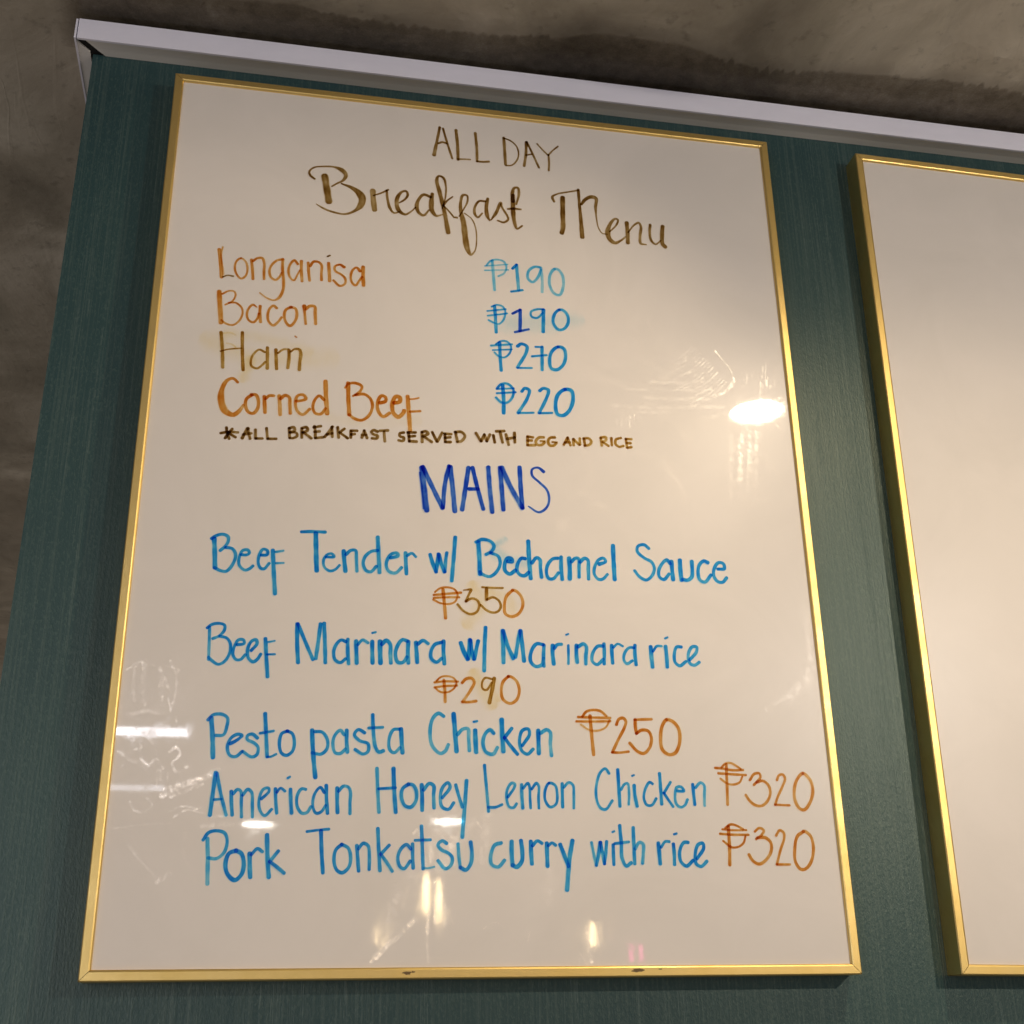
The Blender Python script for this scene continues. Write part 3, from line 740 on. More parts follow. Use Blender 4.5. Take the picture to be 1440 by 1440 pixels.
('American', 'bl', """bl1 938,1659,39 931,1545,39 916,1304,38
bl1 949,1653,34 993,1481,33 1048,1306,33
bl1 939,1432,23 1002,1439,24
bl1 1077,1504,35 1085,1408,35 1098,1307,34
bl1 1094,1483,31 1129,1521,31 1156,1506,31 1167,1398,30 1176,1292,30
bl1 1175,1474,31 1214,1523,31 1248,1496,31 1259,1400,31 1266,1293,30
bl1 1331,1444,28 1392,1510,28 1385,1537,28 1343,1525,28 1313,1443,28 1326,1347,28 1366,1305,28 1422,1359,28
bl1 1444,1532,32 1453,1424,32 1466,1328,32
bl1 1457,1500,25 1487,1538,25 1526,1512,25
bl1 1571,1529,35 1579,1426,35 1590,1329,35
bl1 1542,1623,23 1561,1635,23
bl1 1699,1531,31 1666,1536,31 1631,1481,31 1635,1384,31 1676,1330,31 1718,1336,31 1749,1385,31
bl1 1858,1506,28 1823,1550,28 1777,1494,28 1765,1396,28 1794,1332,28 1837,1343,28 1873,1398,28
bl1 1872,1567,36 1879,1452,35 1892,1333,35
bl1 1966,1547,37 1970,1443,37 1977,1340,37
bl1 1978,1519,31 2020,1564,31 2064,1554,31 2082,1510,31 2080,1423,31 2083,1331,31"""),
('Honey', 'bl', """bl0.7 2304,1722,36 2315,1537,35 2330,1348,35
bl1 2448,1725,41 2458,1539,40 2474,1350,40
bl1 2321,1547,27 2470,1558,27
bl1 2582,1591,36 2532,1553,35 2521,1479,35 2553,1406,35 2603,1394,35 2646,1444,35 2651,1530,36 2619,1585,36 2579,1591,36
bl1 2697,1587,41 2702,1482,40 2703,1371,40
bl1 2714,1544,36 2763,1600,36 2801,1582,36 2802,1496,36 2807,1391,35
bl1 2878,1478,32 2947,1573,33 2928,1610,33 2883,1571,33 2861,1484,32 2878,1398,32 2935,1381,32 2979,1437,32
bl1 2997,1592,33 3023,1499,33 3054,1401,32
bl0.75 3093,1631,39 3080,1451,39 3063,1254,39 3055,1145,38"""),
('Lemon', 'bl', """bl1 3254,1770,31 3271,1565,31 3287,1368,31
bl1 3284,1403,27 3347,1404,27 3407,1428,27
bl1 3460,1493,27 3520,1579,28 3525,1608,28 3496,1617,28 3456,1559,28 3450,1474,27 3473,1408,27 3512,1404,27 3537,1437,27
bl1 3586,1604,34 3587,1504,34 3592,1400,34
bl1 3598,1571,28 3643,1619,28 3657,1591,28 3660,1496,28 3663,1401,27
bl1 3677,1568,28 3722,1621,28 3741,1593,28 3737,1497,28 3738,1402,28
bl1 3836,1623,28 3800,1565,28 3797,1470,28 3840,1413,28 3895,1442,28 3907,1528,28 3890,1605,28 3836,1623,28
bl1 3955,1620,33 3954,1520,33 3953,1415,33
bl1 3969,1587,28 4015,1631,28 4054,1608,28 4058,1521,28 4054,1407,28"""),
('Chicken', 'bl', """bl1 4391,1719,28 4358,1762,28 4311,1727,28 4271,1619,28 4265,1494,28 4297,1413,28 4346,1400,28 4410,1477,28
bl1 4474,1754,35 4476,1594,35 4478,1430,34
bl0.7 4495,1575,26 4528,1624,26 4559,1634,26 4569,1547,26 4561,1446,26
bl1 4619,1616,36 4623,1519,36 4637,1433,36
bl1 4605,1701,21 4624,1709,21
bl1 4793,1634,29 4768,1648,29 4724,1589,28 4705,1501,28 4730,1444,28 4776,1444,28 4820,1503,28
bl1 4865,1728,35 4867,1591,35 4868,1455,35
bl1 4963,1651,29 4895,1553,29
bl1 4895,1553,29 4932,1495,28 4974,1433,28
bl0.8 5024,1574,29 5086,1575,29 5063,1609,29 5022,1608,29 5000,1545,29 5006,1457,28 5045,1429,28 5087,1449,28 5113,1498,29
bl1 5173,1635,33 5176,1538,33 5180,1455,32
bl0.7 5197,1606,29 5247,1652,29 5281,1628,29 5277,1539,29 5272,1447,29"""),
('peso_320', 'or', """or1 5460,1794,22 5502,1832,22 5554,1837,22 5596,1817,22 5644,1786,22
or1 5400,1789,26 5464,1786,26 5566,1772,26 5669,1776,26
or1 5426,1741,26 5545,1735,26 5691,1730,26
or1 5655,1713,23 5625,1663,23 5572,1642,23 5504,1649,23 5443,1692,23
or1 5510,1824,32 5502,1653,31 5492,1460,31
or1 5726,1685,27 5770,1739,27 5822,1748,27 5832,1716,27 5798,1675,27 5760,1641,27
or1 5789,1666,29 5850,1680,29 5899,1644,29 5914,1579,29 5885,1506,29 5820,1453,29 5752,1460,29 5704,1499,29 5674,1547,29
or1 5990,1690,27 6012,1732,27 6052,1741,27 6070,1704,27 6036,1630,27 5984,1540,27 5950,1467,27
or1 5946,1465,23 6088,1461,23
or1 6251,1757,33 6187,1698,33 6151,1608,33 6148,1502,33 6184,1434,33 6227,1423,33 6285,1480,33 6330,1586,33 6321,1684,33 6283,1737,33 6251,1757,33"""),
('peso_320', 'or', """or1 5453,1250,25 5506,1282,25 5564,1271,25 5621,1240,25
or1 5422,1238,21 5527,1231,21 5650,1234,21
or1 5398,1198,25 5515,1192,25 5667,1192,25
or1 5636,1177,22 5614,1122,22 5565,1087,22 5497,1082,22 5422,1136,22
or1 5481,1262,35 5478,1098,35 5467,928,34
or1 5731,1222,26 5775,1254,26 5816,1234,26 5795,1195,26 5736,1155,25
or1 5750,1167,32 5826,1168,32 5873,1125,32 5870,1054,32 5816,976,32 5744,937,31 5688,964,31 5655,1018,32
or1 5930,1188,27 5970,1236,27 6006,1213,27 6005,1165,27 5960,1063,27 5913,938,26
or1 5909,934,24 6036,935,24
or1 6200,1227,33 6135,1183,33 6097,1064,33 6094,955,33 6138,893,33 6190,901,33 6249,971,33 6280,1089,33 6265,1184,33 6218,1227,33 6196,1229,33"""),
('Pork', 'bl', """bl0.55 910,1110,39 924,950,39 936,749,38
bl0.8 875,1100,31 916,1160,31 980,1176,31 1047,1157,31 1072,1092,31 1053,1001,31 996,951,31 926,955,31
bl1 1152,1017,39 1093,992,39 1070,902,39 1095,823,39 1153,779,39 1205,823,39 1219,913,39 1194,992,39 1147,1017,39
bl1 1262,993,42 1268,903,42 1278,804,41
bl1 1275,983,31 1323,1033,31 1365,1009,31
bl1 1396,1145,42 1409,974,42 1429,805,42
bl1 1496,1015,34 1430,929,34
bl1 1430,929,34 1493,884,34 1552,837,34"""),
('Tonkatsu', 'bl', """bl1 1724,1177,25 1817,1191,25 1910,1200,26
bl1 1843,1186,38 1856,1008,37 1873,842,37
bl1 2024,1075,33 1974,1029,33 1961,948,33 1985,867,33 2032,842,33 2087,888,33 2100,969,33 2077,1045,33 2019,1075,33
bl1 2149,1066,35 2159,969,35 2171,858,35
bl1 2163,1038,32 2203,1085,32 2245,1064,32 2258,978,32 2259,871,32
bl1 2324,1209,35 2335,1050,35 2350,862,35
bl1 2424,1071,32 2354,997,32
bl1 2354,997,32 2406,928,32 2454,857,32
bl1 2609,1042,33 2572,1078,33 2525,1041,32 2499,969,32 2517,898,32 2554,878,32 2605,940,32
bl1 2624,1083,35 2626,981,35 2632,884,35
bl1 2699,1234,36 2707,1074,35 2717,879,35
bl1 2645,1114,27 2778,1120,27
bl0.5 2722,884,19 2764,884,19 2812,895,19
bl1 2918,1091,33 2880,1112,33 2843,1080,33 2870,1039,33 2934,1009,33 2966,973,33 2956,911,33 2908,880,33 2844,946,33
bl0.7 3017,1087,33 3025,984,33 3036,891,33
bl1 3127,1104,37 3138,1015,37 3127,922,37 3084,871,37 3036,891,37"""),
('curry', 'bl', """bl0.8 3395,1099,35 3340,1082,35 3304,1000,35 3310,918,34 3367,898,34 3422,953,35
bl1 3488,1111,42 3487,1015,42 3493,912,42
bl1 3571,1119,42 3581,1029,42 3575,947,42 3531,899,42 3493,912,42
bl1 3658,1113,42 3659,1016,42 3664,927,42
bl1 3672,1078,33 3717,1120,33 3757,1100,33
bl1 3800,1100,41 3801,1004,40 3802,907,40
bl1 3814,1080,30 3847,1104,30 3879,1084,30
bl1 3920,1090,41 3947,1018,41 3987,908,40
bl1 4031,1123,45 4001,977,44 3969,710,44"""),
('with', 'bl', """bl0.6 4203,1111,28 4218,1021,28 4236,917,28
bl1 4281,1112,36 4262,1007,35 4239,917,35
bl1 4286,1112,36 4299,1021,35 4313,931,35
bl1 4341,1119,34 4329,1021,34 4313,931,33
bl1 4399,1092,34 4398,1008,34 4398,925,33
bl1 4397,1202,21 4415,1210,21
bl1 4467,1259,36 4474,1107,36 4475,981,36 4509,912,35 4555,940,36
bl1 4414,1103,28 4542,1119,28
bl1 4590,1242,36 4588,1080,36 4588,933,36
bl0.8 4598,1059,34 4639,1115,34 4673,1101,34 4671,1024,34 4659,937,34"""),
('rice', 'bl', """bl1 4814,1110,40 4818,1025,40 4821,934,39
bl1 4839,1075,28 4880,1125,29 4918,1125,29
bl1 4954,1104,36 4956,1012,36 4953,928,36
bl1 4965,1189,21 4991,1197,21
bl1 5092,1120,34 5054,1119,34 5012,1055,34 5012,957,34 5062,915,34 5126,964,34
bl1 5165,979,34 5233,1071,34 5229,1114,34 5182,1099,34 5150,1014,34 5154,936,34 5198,913,34 5255,958,34"""),
('peso_190', 'bl', """bl0.4 3318,6984,24 3358,7041,24 3424,7067,24 3503,7050,24 3528,6984,24 3501,6905,24 3442,6865,24
bl0.4 3299,6974,18 3542,7019,18
bl0.4 3298,6921,18 3548,6952,18
bl0.4 3378,7051,35 3389,6878,35 3400,6692,34
bl1.2 3594,6976,33 3637,7029,33
bl0.7 3637,7026,41 3645,6875,40 3655,6718,40
bl1.2 3576,6693,29 3695,6722,29
bl0.5 3886,7023,33 3833,7024,33 3766,6964,33 3757,6872,33 3802,6831,33 3856,6882,33 3899,6993,33
bl0.4 3900,7016,35 3909,6873,35 3905,6721,35
bl0.4 4046,7017,35 3997,6943,35 3987,6820,35 4031,6719,35 4090,6703,35 4133,6805,35 4131,6942,35 4086,7014,35 4046,7017,35"""),
('peso_190', 'bl', """bl0.8 3366,6488,23 3411,6514,23 3476,6506,23 3508,6450,23 3493,6353,23 3441,6290,23 3390,6299,23 3332,6326,23
bl1 3320,6432,21 3514,6473,22
bl1 3323,6376,21 3527,6423,22
bl1 3398,6498,40 3405,6345,39 3411,6193,39
nv1 3585,6429,31 3664,6481,31
nv1 3666,6481,42 3664,6355,41 3659,6231,41
nv1 3607,6211,30 3672,6232,30 3750,6258,30
bl1 3913,6513,27 3847,6506,27 3781,6470,27 3786,6412,27 3845,6403,27 3905,6468,27
bl1 3913,6505,44 3909,6379,43 3903,6244,43
bl1 4084,6523,36 4030,6465,36 4014,6360,36 4064,6284,36 4123,6297,36 4172,6375,36 4168,6464,36 4124,6519,37 4084,6523,36"""),
('peso_270', 'bl', """bl1 3406,6048,23 3451,6088,23 3515,6094,23 3559,6048,23 3552,5968,23 3493,5905,23 3430,5914,23 3392,5953,23
bl1 3355,6029,25 3572,6063,25
bl1 3373,5980,21 3571,6006,21
bl1 3445,6073,39 3449,5901,39 3457,5753,38
bl1 3630,6047,39 3669,6079,39 3727,6056,39 3719,5983,39 3625,5803,39
bl1 3625,5796,24 3773,5809,25
bl1 3817,6057,23 3888,6063,23
bl1 3886,6063,39 3881,5797,39
bl1 3779,5943,27 3931,5971,27
bl1 4057,6079,39 3991,6022,39 3962,5919,39 3978,5820,39 4036,5811,39 4103,5874,39 4132,5977,39 4115,6063,39 4057,6079,39"""),
('peso_220', 'bl', """bl1 3413,5546,29 3457,5598,29 3521,5604,29 3577,5546,29 3569,5461,29 3517,5395,29 3455,5390,29 3399,5440,29
bl1 3406,5538,24 3583,5560,24
bl1 3408,5490,26 3601,5517,26
bl1 3470,5585,43 3478,5426,43 3476,5274,43
bl1 3665,5532,38 3697,5570,38 3741,5552,38 3720,5460,38 3622,5286,38
bl1 3626,5286,26 3780,5301,26
bl1 3849,5554,38 3888,5586,38 3939,5569,38 3917,5476,38 3837,5303,38
bl1 3837,5300,26 3970,5314,26
bl1 4113,5591,44 4040,5528,44 4009,5414,43 4027,5304,43 4084,5295,43 4150,5356,43 4193,5485,44 4177,5582,44 4113,5591,44"""),
]

# dried residue strokes: strength x,z,width... in 0.1 mm on the board
RESIDUE = {
'left': """0.60 190,2575,46 188,2417,46 214,2262,45
0.60 277,2610,62 270,2420,61 299,2233,60
0.90 401,2550,54 435,2438,54 434,2312,53
0.80 486,2617,39 555,2429,38 523,2178,38
0.70 124,2528,31 235,2608,31 346,2574,31
0.40 417,2583,23 551,2549,23
0.60 185,2137,60 317,2172,60 453,2157,60
1.00 202,1960,67 292,1865,67
0.70 333,1988,52 394,1898,52
1.80 221,1816,44 289,1841,44 320,1758,44 388,1711,44 441,1760,44 499,1695,44
1.60 546,1829,37 595,1873,37 630,1807,37 572,1727,37 619,1656,37 697,1706,37
1.20 585,1854,22 598,1909,22
0.70 135,1814,59 257,1744,59 366,1699,59
2.20 514,1458,66 636,1525,66 777,1581,66 958,1675,67
1.70 533,1512,44 701,1580,44 930,1650,45
1.10 584,1447,44 707,1503,44 831,1558,44
1.60 566,1318,29 677,1372,29 800,1357,29
1.20 627,1284,29 720,1344,29 849,1322,29
0.80 261,1401,36 302,1332,36 400,1322,36
0.90 460,1677,29 461,1534,29
0.80 389,1438,29 440,1381,29 399,1333,29
0.80 858,1211,58 978,1224,58 1100,1231,58
1.00 898,1287,36 1049,1301,37
0.70 778,1339,22 937,1394,22 1045,1354,22
0.50 265,1067,35 404,909,35 551,774,35
1.40 535,763,56 625,825,56
0.50 152,1186,21 375,1217,21 603,1231,22
0.35 724,1152,43 725,991,43 792,866,43
0.40 900,1107,29 966,993,29
0.36 260,2046,29 260,1984,29
0.72 173,1733,37 165,1695,36
1.08 570,2127,30 579,2093,29
0.83 429,1840,32 439,1812,32
1.09 242,2606,32 264,2551,32
1.14 545,1653,25 546,1582,24
0.69 559,2543,38 544,2503,38
0.83 442,2314,23 447,2265,23
1.19 476,1670,34 491,1591,33
0.81 453,2466,36 478,2381,36
0.36 480,2414,22 501,2354,22
0.44 624,1583,24 611,1512,24
0.34 312,1808,28 331,1782,28
1.20 494,2283,27 519,2198,27
0.67 251,2555,20 258,2528,20
1.16 420,2473,23 405,2392,22""",
'low': """1.50 2760,859,52 2768,644,52 2758,370,51
1.50 2815,772,37 2810,598,37 2824,427,37
2.20 2301,149,64 2444,281,65 2655,467,66
1.50 2341,160,36 2515,326,36
0.80 2858,714,37 2919,541,37 2980,426,37
0.35 2687,830,74 2598,713,74 2540,569,73
0.60 2752,359,36 2766,134,36
1.60 4137,389,75 4151,279,75 4164,136,74
0.90 4211,366,38 4231,250,38
0.90 3235,391,15 3333,443,15 3406,408,15
0.80 3633,367,22 3612,282,22
0.80 4061,194,30 4102,136,30
0.40 2518,136,21 2754,168,22 3052,132,22
0.80 2763,1126,61 2783,1007,60 2747,918,60
0.37 4063,150,30 4054,113,30
0.48 2961,1146,25 2975,1099,25
0.73 2449,307,15 2444,299,15
0.79 2987,932,23 2985,913,23
0.62 4179,275,21 4188,227,21
0.48 2910,1274,35 2891,1246,35
0.65 4244,176,18 4272,157,18
0.53 2475,253,17 2471,233,17
0.82 2424,354,16 2444,307,16
0.43 2897,1116,27 2879,1156,27
0.54 3045,1195,34 3064,1180,34
0.50 2553,921,29 2574,924,29
0.92 2687,1157,37 2665,1211,37
0.89 2632,1173,32 2658,1204,32
0.98 3190,1271,35 3214,1232,35
0.93 2777,684,35 2801,664,35
0.76 4149,286,22 4166,320,22
0.98 2939,1253,18 2965,1296,18
0.87 2713,1227,27 2704,1260,27
0.64 2757,889,36 2780,928,36
0.60 3025,1266,28 3011,1291,28
0.33 4100,128,16 4121,100,16""",
'fan': """0.90 5521,6232,17 5383,6087,17 5203,5973,17
0.51 5543,6204,25 5402,6057,25 5219,5941,25
0.67 5565,6176,24 5459,6066,23 5321,5979,23
1.09 5587,6149,21 5462,6020,21 5301,5918,21
0.40 5609,6121,19 5474,5982,19 5300,5872,18
0.80 5631,6094,31 5473,5931,31 5269,5803,30
0.86 5653,6066,25 5548,5959,25 5413,5874,25
0.43 5675,6039,28 5531,5891,28 5345,5775,28
0.84 5696,6011,17 5526,5836,17 5305,5699,17
1.07 5718,5984,22 5557,5819,22 5349,5690,22
0.55 5740,5956,17 5606,5819,17 5432,5712,16
0.96 5762,5929,27 5639,5804,27 5481,5706,27
0.42 5783,5902,19 5664,5781,19 5510,5685,18
0.79 5805,5874,34 5678,5746,34 5514,5644,33
0.88 5827,5847,18 5657,5675,18 5438,5540,18
0.99 5848,5820,30 5673,5642,29 5447,5504,29
2.00 5761,6185,31 5909,5977,31 5934,5810,31 5798,5682,30
1.60 5929,5843,51 5848,5728,51 5734,5660,50
0.44 4911,5756,61 5236,5767,61 5567,5804,62
0.43 4754,5652,44 5211,5674,44 5677,5721,45
0.55 4938,5569,60 5320,5584,61 5708,5624,62
0.47 4608,5444,67 5186,5475,68 5777,5531,69
0.45 4628,5389,48 4985,5402,48 5348,5439,49
0.69 4779,5333,21 4766,5225,21
0.51 4870,5354,21 4856,5234,21
0.64 4653,5328,21 4640,5218,21
0.78 4711,5358,21 4696,5229,21
0.55 4781,5354,21 4768,5253,21
0.59 4787,5334,21 4773,5213,21
0.73 4639,5294,21 4627,5187,21
0.80 4831,5312,21 4819,5231,21
0.69 4906,5343,21 4891,5215,21
0.98 4688,5302,21 4675,5183,21
0.96 4745,5330,21 4732,5227,21
0.94 4829,5363,21 4817,5272,21""",
'upright': """0.87 6095,5960,30 6075,5833,30
0.39 6268,5877,31 6252,5792,31
0.77 6236,5853,26 6211,5684,26
0.89 6305,5881,27 6283,5741,27
0.42 6414,6040,32 6396,5938,32
0.55 6278,6046,33 6257,5919,33
0.84 6320,5924,27 6303,5830,27
0.87 6319,6108,17 6293,5919,17
0.83 6352,5878,34 6337,5803,34
0.45 6297,5901,20 6281,5824,20
0.71 6402,5911,28 6385,5825,28
0.41 6030,5836,16 6014,5748,16
0.85 6057,5875,21 6041,5792,21
0.32 6042,5967,22 6020,5811,22
0.75 6171,5999,29 6155,5920,29
0.22 5989,5248,74 5963,5044,73 5933,4795,72
0.36 5963,5155,42 5937,4952,42 5900,4622,41
0.40 6040,5091,52 6013,4889,51 5981,4622,51
0.48 6023,5013,35 5997,4811,34 5949,4371,34
0.35 5931,5115,63 5905,4913,62 5868,4585,61
0.39 5851,5188,66 5826,4986,66 5783,4577,64
0.34 6063,5247,76 6037,5043,75 6004,4773,74
0.39 5860,5112,61 5834,4910,61 5785,4428,59
0.43 5963,5195,54 5937,4992,53 5912,4796,53
0.37 6057,5259,57 6030,5054,57 6005,4860,56
0.24 5959,5253,32 5933,5049,32 5905,4820,32
0.46 5982,5205,55 5956,5002,55 5912,4604,54
0.35 6122,5164,33 6095,4960,33 6046,4519,32
0.37 6146,5253,64 6119,5048,63 6077,4691,62
0.40 6121,5262,58 6093,5058,58 6048,4657,57
0.46 5936,4995,59 5910,4794,59 5887,4624,58
0.46 6074,5132,39 6047,4929,38 6022,4741,38
0.32 5947,5196,52 5922,4993,51 5873,4538,50
0.80 6321,5426,40 6381,5331,40 6412,5252,40
0.30 6057,5611,51 5811,5468,50 5572,5367,50
0.25 6194,5009,99 6294,4856,98 6385,4624,98
0.25 6109,4528,77 5859,4280,76""",
}
# ------------------------------------------------------------ the setting
WY = .026
def quad_wall():
    # front face of the green wall with its slightly leaning left edge, and its depth behind
    xl0, xl1 = -.0955, -.0900
    zb, zt = -1.2, .934
    v = [(xl0 - .006, WY, zb), (2.4, WY, zb), (2.4, WY, zt), (xl1, WY, zt),
         (xl0 - .006, 1.3, zb), (2.4, 1.3, zb), (2.4, 1.3, zt), (xl1, 1.3, zt)]
    f = [(0, 1, 2, 3), (4, 7, 6, 5), (0, 3, 7, 4), (1, 5, 6, 2), (3, 2, 6, 7), (0, 4, 5, 1)]
    o = link_mesh('wall', v, f, M_WALL); tidy(o)
    o['kind'] = 'structure'
    return o
quad_wall()

def ceiling():
    nx, ny = 90, 110
    V, F = [], []
    for j in range(ny + 1):
        for i in range(nx + 1):
            x = -3.2 + 6.6 * i / nx; y = -7.0 + 12.0 * j / ny
            z = .963 + .012 * (noise.noise(Vector((x * 1.6, y * 1.6, 3))) + .35 * noise.noise(Vector((x * 5, y * 5, 7))) ) + .010
            if abs(y) < .35: z = max(z, .9625)
            V.append((x, y, max(z, .9625)))
    for j in range(ny):
        for i in range(nx):
            a = j * (nx + 1) + i
            F.append((a, a + nx + 1, a + nx + 2, a + 1))
    o = link_mesh('ceiling', V, F, M_CONC, smooth=True); o['kind'] = 'structure'
    return o
CEIL = ceiling()

# brushed dark paint band cut in along the ceiling edge
edge = [(-.60, -.05), (-.30, -.030), (-.05, -.040), (.03, -.055), (.057, -.049), (.109, -.053), (.16, -.046), (.230, -.043), (.29, -.043), (.338, -.046), (.392, -.053),
        (.459, -.068), (.533, -.067), (.60, -.052), (.650, -.045), (.730, -.056), (.799, -.060), (.877, -.064), (.959, -.062), (1.2, -.07), (1.7, -.06), (2.3, -.05)]
V, F, D = [], [], []
N = 900
for i in range(N + 1):
    x = -.60 + 2.9 * i / N
    k = 0
    while k < len(edge) - 2 and edge[k + 1][0] < x: k += 1
    u = (x - edge[k][0]) / (edge[k + 1][0] - edge[k][0]); u = u * u * (3 - 2 * u)
    y = edge[k][1] * (1 - u) + edge[k + 1][1] * u
    rag = max(0, noise.noise(Vector((x * 7, 1, 2))) + .25)
    y += .019 * rag * noise.noise(Vector((x * 160, 5, 1))) + .003 * noise.noise(Vector((x * 45, 2, 8)))
    for yy, dd in ((y - .0035, 0), (y + .001, .75), (y + .012, .9), (-.008, 1.0), (.05, 1.2)):
        V.append((x, yy, .9610)); D.append(dd * min(1, max(0, (x + .130) / .028)))
for i in range(N):
    for a in range(4):
        q = i * 5 + a
        F.append((q, q + 1, q + 6, q + 5))
band = ribbon_obj('paint_band', {'cn': (V, F, D)}, CEIL, INKS)
band['label'] = 'darker brushed paint band along the ceiling edge'

back = box('back_wall', (-3.2, 5.0, -1.2), (3.4, 5.1, 1.05), M_CONC); back['kind'] = 'structure'

# ------------------------------------------------------------ white trim round the top of the green wall
tr = empty('wall_trim', 'white painted trim strip capping the green wall under the brown ceiling', 'trim', (-.106, 0, .931))
def at(o): o.matrix_parent_inverse = Matrix.Translation(-tr.location); return o
def prism(name, xy, z0, z1, m):
    n = len(xy)
    V = [(x, y, z0) for x, y in xy] + [(x, y, z1) for x, y in xy]
    F = [tuple(range(n)), tuple(range(n, 2 * n))] + [(i, (i + 1) % n, n + (i + 1) % n, n + i) for i in range(n)]
    o = link_mesh(name, V, F, m, tr); tidy(o); return at(o)
at(box('front_plate', (-.1035, 0, .9310), (2.4, .0032, .9570), M_TRIM, tr, .0005))
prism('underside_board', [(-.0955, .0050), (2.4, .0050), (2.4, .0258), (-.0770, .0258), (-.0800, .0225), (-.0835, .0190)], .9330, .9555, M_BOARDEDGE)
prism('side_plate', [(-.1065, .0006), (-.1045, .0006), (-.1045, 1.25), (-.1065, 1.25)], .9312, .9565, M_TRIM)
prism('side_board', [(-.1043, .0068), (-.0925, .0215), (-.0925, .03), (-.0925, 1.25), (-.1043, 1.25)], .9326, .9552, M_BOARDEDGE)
prism('mitre_gap', [(-.1044, .0036), (-.080, .0036), (-.080, .0300), (-.1044, .0300)], .9345, .9550, M_BLACK)

# ------------------------------------------------------------ boards
RAILS = [(0, .0258), (0, .0009), (.0009, 0), (.0070, 0), (.0080, .0004), (.0088, .0012), (.0090, .0046), (.0090, .0075)]
def rail(side, W, H, parent, origin):
    g = .00028
    pr = RAILS; n = len(pr); V = []
    for end in (0, 1):
        for tt, y in pr:
            a = tt + g
            if side in 'LR': p = (tt, y, (a if end == 0 else H - a))
            else: p = ((a if end == 0 else W - a), y, tt)
            if side == 'R': p = (W - p[0], p[1], p[2])
            if side == 'T': p = (p[0], p[1], H - p[2])
            V.append(p)
    F = [tuple(range(n)), tuple(range(n, 2 * n))] + [(i, (i + 1) % n, n + (i + 1) % n, n + i) for i in range(n)]
    o = link_mesh('frame_rail', V, F, M_GOLD, parent); tidy(o)
    return o

def board(name, label, W, H, loc, rot, m):
    e = empty(name, label, 'whiteboard', loc)
    e.rotation_euler = (0, rot, 0)
    for s in 'LRTB': rail(s, W, H, e, None)
    p = box('writing_panel', (.0086, .0030, .0086), (W - .0086, .0070, H - .0086), m, e)
    return e
B1 = board('menu_board', 'gold framed whiteboard covered with the handwritten all day breakfast menu and mains', .6603, .9, (0, 0, 0), 0, M_BOARD)
B2 = board('blank_board', 'gold framed whiteboard with nothing written on it, cut off by the right edge', .6603, .9, (.7555, 0, -.0012), math.radians(.88), M_BOARD2)

# handwriting, one part for each word
ydepth = .0030
layer = 0
for word, col, lines in INK:
    groups = {}
    for ln in lines.split('\n'):
        head, *pp = ln.split(' ')
        c, d = head[:2], float(head[2:])
        pts = [tuple(int(q) * 1e-4 for q in p.split(',')) for p in pp]
        g = groups.setdefault(c, ([], [], []))
        layer += 1
        y0 = ydepth - 8e-5 - (layer % 9) * 6.5e-5
        ribbon(*g, pts, d, y0)
    o = ribbon_obj('written_word', groups, B1, INKS)
    txt = word.replace('peso_', 'peso sign ').replace('with_slash', 'w/')
    cn = {'dk': 'dark brown', 'br': 'brown', 'or': 'orange', 'bl': 'blue', 'nv': 'navy blue'}[col]
    o['label'] = '%s %s' % (cn, 'star mark' if word == 'asterisk' else 'handwriting reading ' + txt)

# faint smears of ink rubbed around a few words (board coordinates in metres: x, z, width)
def smear(key, strokes, label):
    g = ([], [], [])
    for i, (d, w, pts) in enumerate(strokes):
        ribbon(*g, [(x, z, w) for x, z in pts], d, ydepth - 2.5e-5 - i * 6e-6, SOFT, .004, 0, True, .35)
    o = ribbon_obj('ink_smear', {key: g}, B1, INKS); o['label'] = label
smear('ye', [(.09, .030, [(.060, .583), (.10, .568), (.14, .570), (.172, .574)]),
             (.09, .020, [(.078, .592), (.11, .590), (.15, .580)]),
             (.18, .014, [(.098, .565), (.095, .552), (.093, .545)]),
             (.05, .016, [(.15, .515), (.21, .505), (.26, .512)])], 'yellowish smear of wiped ink around the word Ham')
smear('ye', [(.17, .020, [(.317, .342), (.322, .325), (.312, .309)]), (.13, .016, [(.333, .338), (.350, .333), (.352, .320)])],
      'yellowish smear under the price 350')
smear('ye', [(.18, .021, [(.318, .257), (.326, .243), (.331, .235)]), (.15, .014, [(.335, .250), (.338, .240)])],
      'yellowish smear behind the nine of price 290')
smear('sm', [(.16, .026, [(.358, .634), (.385, .636), (.425, .642)]), (.10, .020, [(.35, .625), (.40, .628)])],
      'pale blue smear behind the second price 190')
smear('sm', [(.30, .018, [(.338, .378), (.350, .372), (.366, .370)]), (.35, .010, [(.340, .388), (.346, .392)])],
      'blue smear behind the word Bechamel')

# wipe marks: dried residue streaks left by the cloth
def film(name_label, strokes, m=None):
    g = ([], [], [])
    for i, (d, pts) in enumerate(strokes):
        ribbon(*g, pts, d, ydepth - 1.2e-5 - (i % 40) * 1.6e-6, SOFT, .002, 0, True, .3)
    o = ribbon_obj('wipe_mark', {'f': g}, B1, {'f': m or M_FILM}); o['label'] = name_label
    return o
R = random.Random(11)
def residue(key):
    out = []
    for ln in RESIDUE[key].split('\n'):
        d, *pp = ln.split(' ')
        out.append((float(d), [tuple(int(q) * 1e-4 for q in p.split(',')) for p in pp]))
    return out
film('curved wipe streaks beside the price column', residue('fan'), M_FILM3)
film('upright wipe streaks around the lamp reflection', residue('upright'))
film('squiggly dried residue near the lower left edge', residue('left'), M_FILM2)
film('gold catching wipe streaks near the bottom rail', residue('low'), M_FILM2)
st = []
